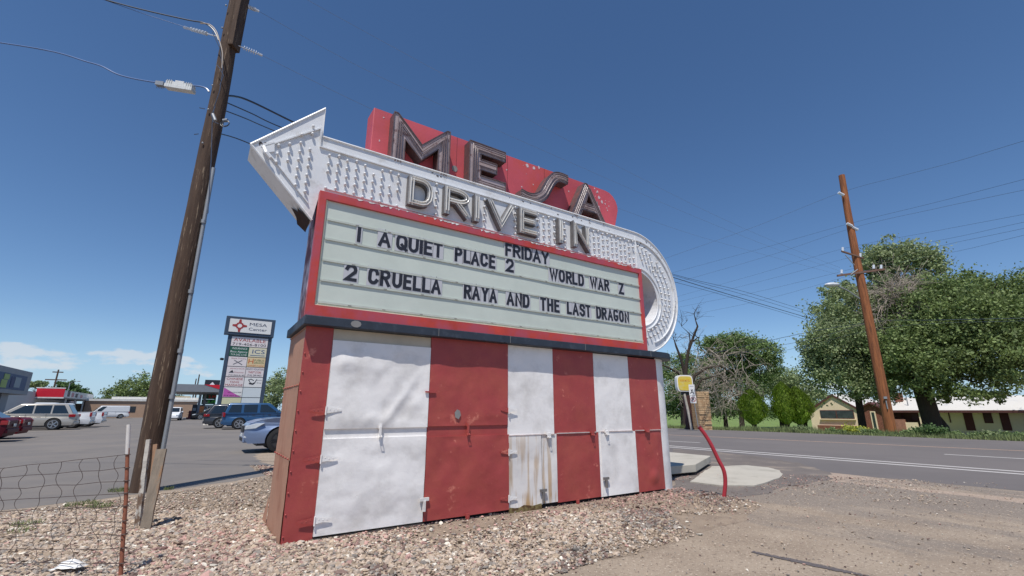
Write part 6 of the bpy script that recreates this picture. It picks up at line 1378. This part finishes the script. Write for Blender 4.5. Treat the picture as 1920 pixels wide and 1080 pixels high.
y0_, y1_, z0_, z1_ = rect(1537, 769, 1603, 785.5)
wf = obj('window', MB().box(-.05, .02, y0_, y1_, z0_, z1_), brown, house)
for k_ in range(2): obj('pane', MB().box(-.07, -.04, y0_+.07+k_*(y1_-y0_)/2, y0_-.05+(k_+1)*(y1_-y0_)/2, z0_+.07, z1_-.07), pane, wf)
obj('window_sill', MB().box(-.2, .0, y0_-.1, y1_+.1, z0_-.12, z0_-.01), cream, wf)
y0_, y1_, z0_, z1_ = rect(1537, 797, 1608, 812); obj('planter', MB().box(-.6, -.003, y0_, y1_, gz, z1_), brk, house)
# motel wing to the right
motel = thing('motel_wing', 'long low cream motel wing with a white roof and dark red doors', 'motel', W(A0, 0, 0), TH)
mb0 = HB(1920+80, 770)[0]; ze2 = HB(1760, 769.5)[1]; zr = HB(1760, 742)[1]
obj('wall', MB().box(1.2, 9, mb0-6, hb1-.02, gz, ze2-.02), cream, motel)
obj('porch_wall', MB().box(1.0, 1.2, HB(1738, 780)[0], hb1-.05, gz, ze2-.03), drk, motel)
mb = MB(); mb.add([(-.4, mb0-6, ze2), (-.4, hb1-.3, ze2), (5, hb1-.3, zr), (5, mb0-6, zr), (10.4, hb1-.3, ze2), (10.4, mb0-6, ze2)], [(0, 1, 2, 3), (3, 2, 4, 5)])
mb.add([(-.4, mb0-6, ze2-.06), (-.4, hb1-.3, ze2-.06), (5, hb1-.3, zr-.06), (5, mb0-6, zr-.06)], [(0, 1, 2, 3)])
obj('roof', mb, roofw, motel)
obj('fascia_board', MB().box(-.45, -.402, mb0-6, hb1-.3, ze2-.22, ze2+.02), brown, motel)
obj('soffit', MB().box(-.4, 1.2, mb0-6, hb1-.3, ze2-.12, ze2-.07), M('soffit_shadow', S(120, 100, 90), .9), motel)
def opening(nm_, u0, v0, u1, v1, m, x=1.2, par=motel, trim=None):
    y0_, y1_, z0_, z1_ = rect(u0, v0, u1, v1); o = obj(nm_, MB().box(x-.05, x+.02, y0_, y1_, max(gz, z0_), z1_), m, par)
    if nm_ == 'window': obj('pane', MB().box(x-.07, x-.045, y0_+.08, y1_-.08, z0_+.08, z1_-.08), M('dark_red_blind', S(74, 38, 42), .5, var=.1), o)
    return o
opening('door', 1798, 774, 1824, 808, maroon_d); opening('window', 1835, 773, 1857, 794, maroon_d); opening('door', 1866, 773, 1893, 808, maroon_d); opening('window', 1770, 773, 1777, 793, maroon_d)
opening('window', 1700, 774, 1718, 789, maroon_d, 1.0); opening('door', 1728, 774, 1740, 806, maroon_d, 1.0)
for u in (1730, 1727.5): pass
ypp = HB(1727, 780)[0]; obj('porch_post', MB().box(-.3, -.2, ypp, ypp+.1, gz, ze2-.12), cream, motel)
yv = HB(1693, 760)[0]; obj('vent_pipe', MB().tube([(1.5, yv, ze2), (1.5, yv, zr+.4)], .05, 6), galv, motel)
yk, yk2 = HB(1700, 795)[0], HB(1722, 795)[0]; obj('low_wall', MB().box(-.3, .0, yk2, yk, gz, HB(1710, 792)[1]), cream, motel)
yk, yk2 = HB(1678, 795)[0], HB(1700, 795)[0]; obj('brick_planter', MB().box(-.35, .0, yk2, yk, gz, HB(1690, 786)[1]), M('pink_stone_facing', S(158, 112, 96), .9, var=.25, vs=3), motel)
yc = HB(1663, 740)[0]
# brick entrance gable
eb0, eb1 = HB(1623, 780)[0], HB(1662, 780)[0]; zp2 = HB(1642, 757)[1]; ze3 = HB(1623, 766)[1]
entry = thing('entrance_porch', 'small brick entrance gable with a dark green screen door between house and motel', 'porch', W(A0, 0, 0), TH)
mb = MB().prism([(eb1, gz), (eb1, ze3), ((eb0+eb1)/2, zp2), (eb0, ze3), (eb0, gz)], -1.0, .99, 'x'); obj('wall', mb, brk, entry)
mb = MB()
for bb in (eb0, eb1):
    bm2 = (eb0+eb1)/2; e = bb+(.2 if bb > bm2 else -.2); zl = ze3-.2*(zp2-ze3)/abs(bb-bm2); mb.prism([(bm2, zp2), (e, zl), (e, zl+.16), (bm2, zp2+.18)], -1.25, 3, 'x')
obj('roof', mb, brown, entry)
y0_, y1_, z0_, z1_ = rect(1638, 771, 1655, 806); dr = obj('door', MB().box(-1.06, -1.0, y0_, y1_, gz, z1_), cream, entry); obj('screen', MB().box(-1.08, -1.055, y0_+.12, y1_-.12, gz, z1_-.12), M('dark_green_screen', S(46, 62, 58), .5), dr)
y0_, y1_, z0_, z1_ = rect(1684, 774, 1688, 784); obj('window', MB().box(.93, 1.0, y0_, y1_, z0_, z1_), maroon_d, motel)
obj('chimney', MB().box(3.0, 3.6, yc-.3, yc+.3, ze2, HB(1663, 736)[1]), brk, house)
# stone pillar, its dark side panel, the yellow sign, parking sign
sand_s = M('coursed_sandstone', S(188, 158, 122), .9, var=.14, vs=2, c2=S(158, 124, 92), t2=.56, s2=3, bump=.8, bs=8, bd=.03)
pz0, pz1 = G(1311, 806), G(1338, 805); pp_ = AY(1310, 805, 33.2); x0w, x1w = AY(1313, 800, 33.2).x, AY(1337, 800, 33.2).x; zt1 = AY(1320, 737, 33.2).z
pil = thing('stone_pillar', 'squat tan stone pillar standing across the road behind the parking sign', 'stone pillar', (x0w, 33.2, -.05), R(8)); mb = MB(); rr = random.Random(3); z = 0; k_ = 0
while z < zt1:
    h_ = rr.uniform(.10, .19); o_ = rr.uniform(-.03, .03); wdt = x1w-x0w
    xs_ = [0]+sorted(rr.uniform(.25, wdt-.25) for _ in range(rr.randint(1, 2)))+[wdt]
    for a, b in zip(xs_[:-1], xs_[1:]): j = rr.uniform(-.03, .03); mb.box(a+.006, b-.006, -.04+j, 1.1, z+.008, z+h_-.004)
    z += h_; k_ += 1
obj('stonework', mb, sand_s, pil, bevel=.012); obj('core', MB().box(.04, wdt-.04, .0, 1.05, 0, zt1-.05), M('mortar', S(120, 100, 82), .9), pil)
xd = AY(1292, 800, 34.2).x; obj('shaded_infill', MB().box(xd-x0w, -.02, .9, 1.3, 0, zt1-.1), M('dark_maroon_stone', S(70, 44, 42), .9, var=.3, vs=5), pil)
ys = AY(1283, 720, 32.6); bt = AY(1297, 804, 32.6)
ysn = thing('yellow_sign', 'faded yellow cabinet sign on a leaning pipe beside the stone pillar', 'sign', (bt.x, 32.6, -.05))
def yr(u, v, dy=0): return AY(u, v, 32.6+dy)-Vector((bt.x, 32.6, -.05))
c_ = yr(1283, 719); hw2 = (AY(1299, 719, 32.6).x-AY(1269, 719, 32.6).x)/2; hh2 = (AY(1283, 704, 32.6).z-AY(1283, 735, 32.6).z)/2
def bulge(hw, hh): return [(c_.x+hw*math.copysign(abs(math.cos(t))**.35, math.cos(t)), c_.z+hh*math.copysign(abs(math.sin(t))**.5, math.sin(t))) for t in np.linspace(0, 2*math.pi, 28, endpoint=False)]
cb_ = obj('cabinet', MB().prism(bulge(hw2, hh2), -.15, .3), cab_w, ysn, bevel=.02)
mb = MB().prism(bulge(hw2*.86, hh2*.86), -.175, -.151, mi=0); text_mb(mb, 'RIVER MOTEL', c_.x, c_.z+.12, .14, -.18, hw2*1.2, 1, .02)
ymat = M('faded_yellow_face', S(216, 186, 44), .5, var=.06, vs=2, c2=S(206, 190, 120), t2=.52, s2=1.6, w2=.1, stretch=(1, 1, 2)); obj('face', mb, [ymat, M('faded_orange', S(216, 150, 60), .5)], cb_)
obj('support_pipe', MB().tube([(0, 0, 0), yr(1290, 770), yr(1283, 738)], .09, 8), M('peeling_white_pipe', S(176, 168, 156), .7, var=.2, vs=5), ysn, smooth=50)
obj('mount', MB().box(c_.x-.25, c_.x+.25, -.05, .2, c_.z-hh2-.2, c_.z-hh2+.02), plastic_m, ysn)
# parking sign, nearer, at the road shoulder
nb_ = AY(1310, 800, 31.6); npz = AY(1305, 722, 31.6)
nps = thing('parking_sign', 'white regulatory signs with a no-parking symbol on a thin post, right of the yellow sign', 'road sign', (nb_.x, 31.6, 0), R(-12))
obj('post', MB().tube([(0, 0.03, 0), (-.20, .03, npz.z)], .025, 6), galv, nps)
z1n = AY(1305, 721, 31.6).z; z2n = AY(1305, 741.5, 31.6).z; z3n = AY(1305, 756, 31.6).z
mb = MB().box(-.38, .0, -.01, .01, z2n+.01, z1n).ribbon([(-.30, z2n+.15), (-.21, z2n+.25), (-.16, z2n+.38)], .05, -.018, -.012, 1).ribbon([(-.10, z2n+.15), (-.19, z2n+.24), (-.24, z2n+.38)], .05, -.019, -.0125, 1).box(-.32, -.06, -.016, -.011, z1n-.12, z1n-.1, 2)
obj('sign_plate', mb, [cab_w, M('lettering_black', S(46, 44, 50)), M('lettering_grey', S(120, 116, 120))], nps)
mb = MB().box(-.36, .02, -.01, .01, z3n, z2n-.01); cz_ = (z3n+z2n)/2; mb.ribbon([(-.17+.16*math.cos(t), cz_+.16*math.sin(t)) for t in np.linspace(0, 6.283, 16, endpoint=False)], .03, -.018, -.012, 2, closed=True); text_mb(mb, 'P', -.17, cz_-.1, .2, -.014, None, 1, .03); mb.ribbon([(-.28, cz_+.11), (-.06, cz_-.11)], .025, -.02, -.0155, 2)
obj('sign_plate', mb, [cab_w, M('lettering_black', S(46, 44, 50)), M('lettering_red', S(160, 50, 52))], nps)
# ------------------------------------------------------------------ grass verge across the road, and weeds on it
g_ = np.random.default_rng(9); n_ = 60000
a = 30.3+np.abs(g_.normal(size=n_))*1.6; b = g_.uniform(-4, 46, n_); hh = np.where(g_.uniform(0, 1, n_) < .5, .12, .3)*g_.uniform(.5, 1.2, n_)*.72*(.5+1.1*vnoise(a, b, .9)**2*1.5); keep = a < 40; a, b, hh = a[keep], b[keep], hh[keep]; n_ = len(a)
x = D.x*a+N.x*b; y = D.y*a+N.y*b; z = -(np.maximum(a, 31)-31)*.033; w_ = .022; wa = g_.uniform(0, 3.14, n_); lx, ly = g_.normal(size=n_)*.06, g_.normal(size=n_)*.06
V = np.stack([np.stack([x-w_*np.cos(wa), y-w_*np.sin(wa), z], 1), np.stack([x+w_*np.cos(wa), y+w_*np.sin(wa), z], 1), np.stack([x+lx, y+ly, z+hh], 1)], 1).reshape(-1, 3)
o = np_mesh('verge_grass', V, np.arange(n_*3).reshape(n_, 3), M('verge_grass_blades', S(118, 130, 84), .85, var=.25, vs=.4, island=.35, trans=.2)); tag(o, 'rough green grass and weeds along the far side of the road', 'grass', kind='stuff')
wm = leafm('verge_weed_leaf', S(104, 120, 76)); wm2 = leafm('yellow_weed_leaf', S(146, 150, 60))
wl_ = [(1500, 806, 1), (1555, 808, 0), (1590, 803, 2), (1608, 802, 2), (1612, 805, 0), (1625, 805, 0), (1640, 808, 0), (1700, 812, 0), (1722, 806, 1), (1735, 806, 3), (1752, 808, 3), (1790, 808, 0), (1855, 805, 1), (1880, 808, 0), (1905, 808, 0), (1575, 812, 0), (1770, 811, 0), (1830, 812, 0)]
LB = ['low scrubby weed on the far verge', 'tall pale weed clump on the far verge', 'yellow-green weed clump on the far verge', 'dark green bush on the far verge']
places = ['below the double-lobed shrub', 'in front of the cream house, left end', 'in front of the brick planter, left one', 'in front of the brick planter, right one', 'left of the entrance porch', 'at the left foot of the porch', 'left of the orange-brown pole', 'right of the orange-brown pole', 'between the orange-brown pole and the big trunk', 'left of the thick trunk', 'at the foot of the thick trunk', 'below the first red door', 'between the two red doors', 'below the second red door', 'at the right edge of the picture', 'at the road edge below the cream house', 'right of the thick trunk, at the road edge', 'at the road edge below the red-framed window']
for i, ((u, v, k_), pl_) in enumerate(zip(wl_, places)):
    Yv = 28+ (i*37 % 7)*.3; q = AY(u, v, 29); fa_ = q.xy.normalized(); 
    # put it on the verge at a = 31..33
    r = ray(u, 800); s_ = (31.2+(i*13 % 5)*.4)/r.dot(D); p = r*s_; pb = Vector((p.x, p.y, ground_z(32)))
    t = thing('verge_weed', LB[k_]+' '+pl_, 'weed', pb, 0, 'weeds along the far verge')
    r0 = (.22, .30, .34, .42)[k_]; leaf_cloud('foliage', [(0, 0, r0*.6, r0*1.3, r0, r0*.75), (r0*.7, 0, r0*.4, r0*.7, r0*.7, r0*.5)], 900, .10, (wm, lf_c, wm2, lf_d)[k_], t, 60+i, nclump=30, clump=.25)
# lawn beyond verge already in the ground sheet; a few fallen twigs
# pebbles of asphalt at the road edge
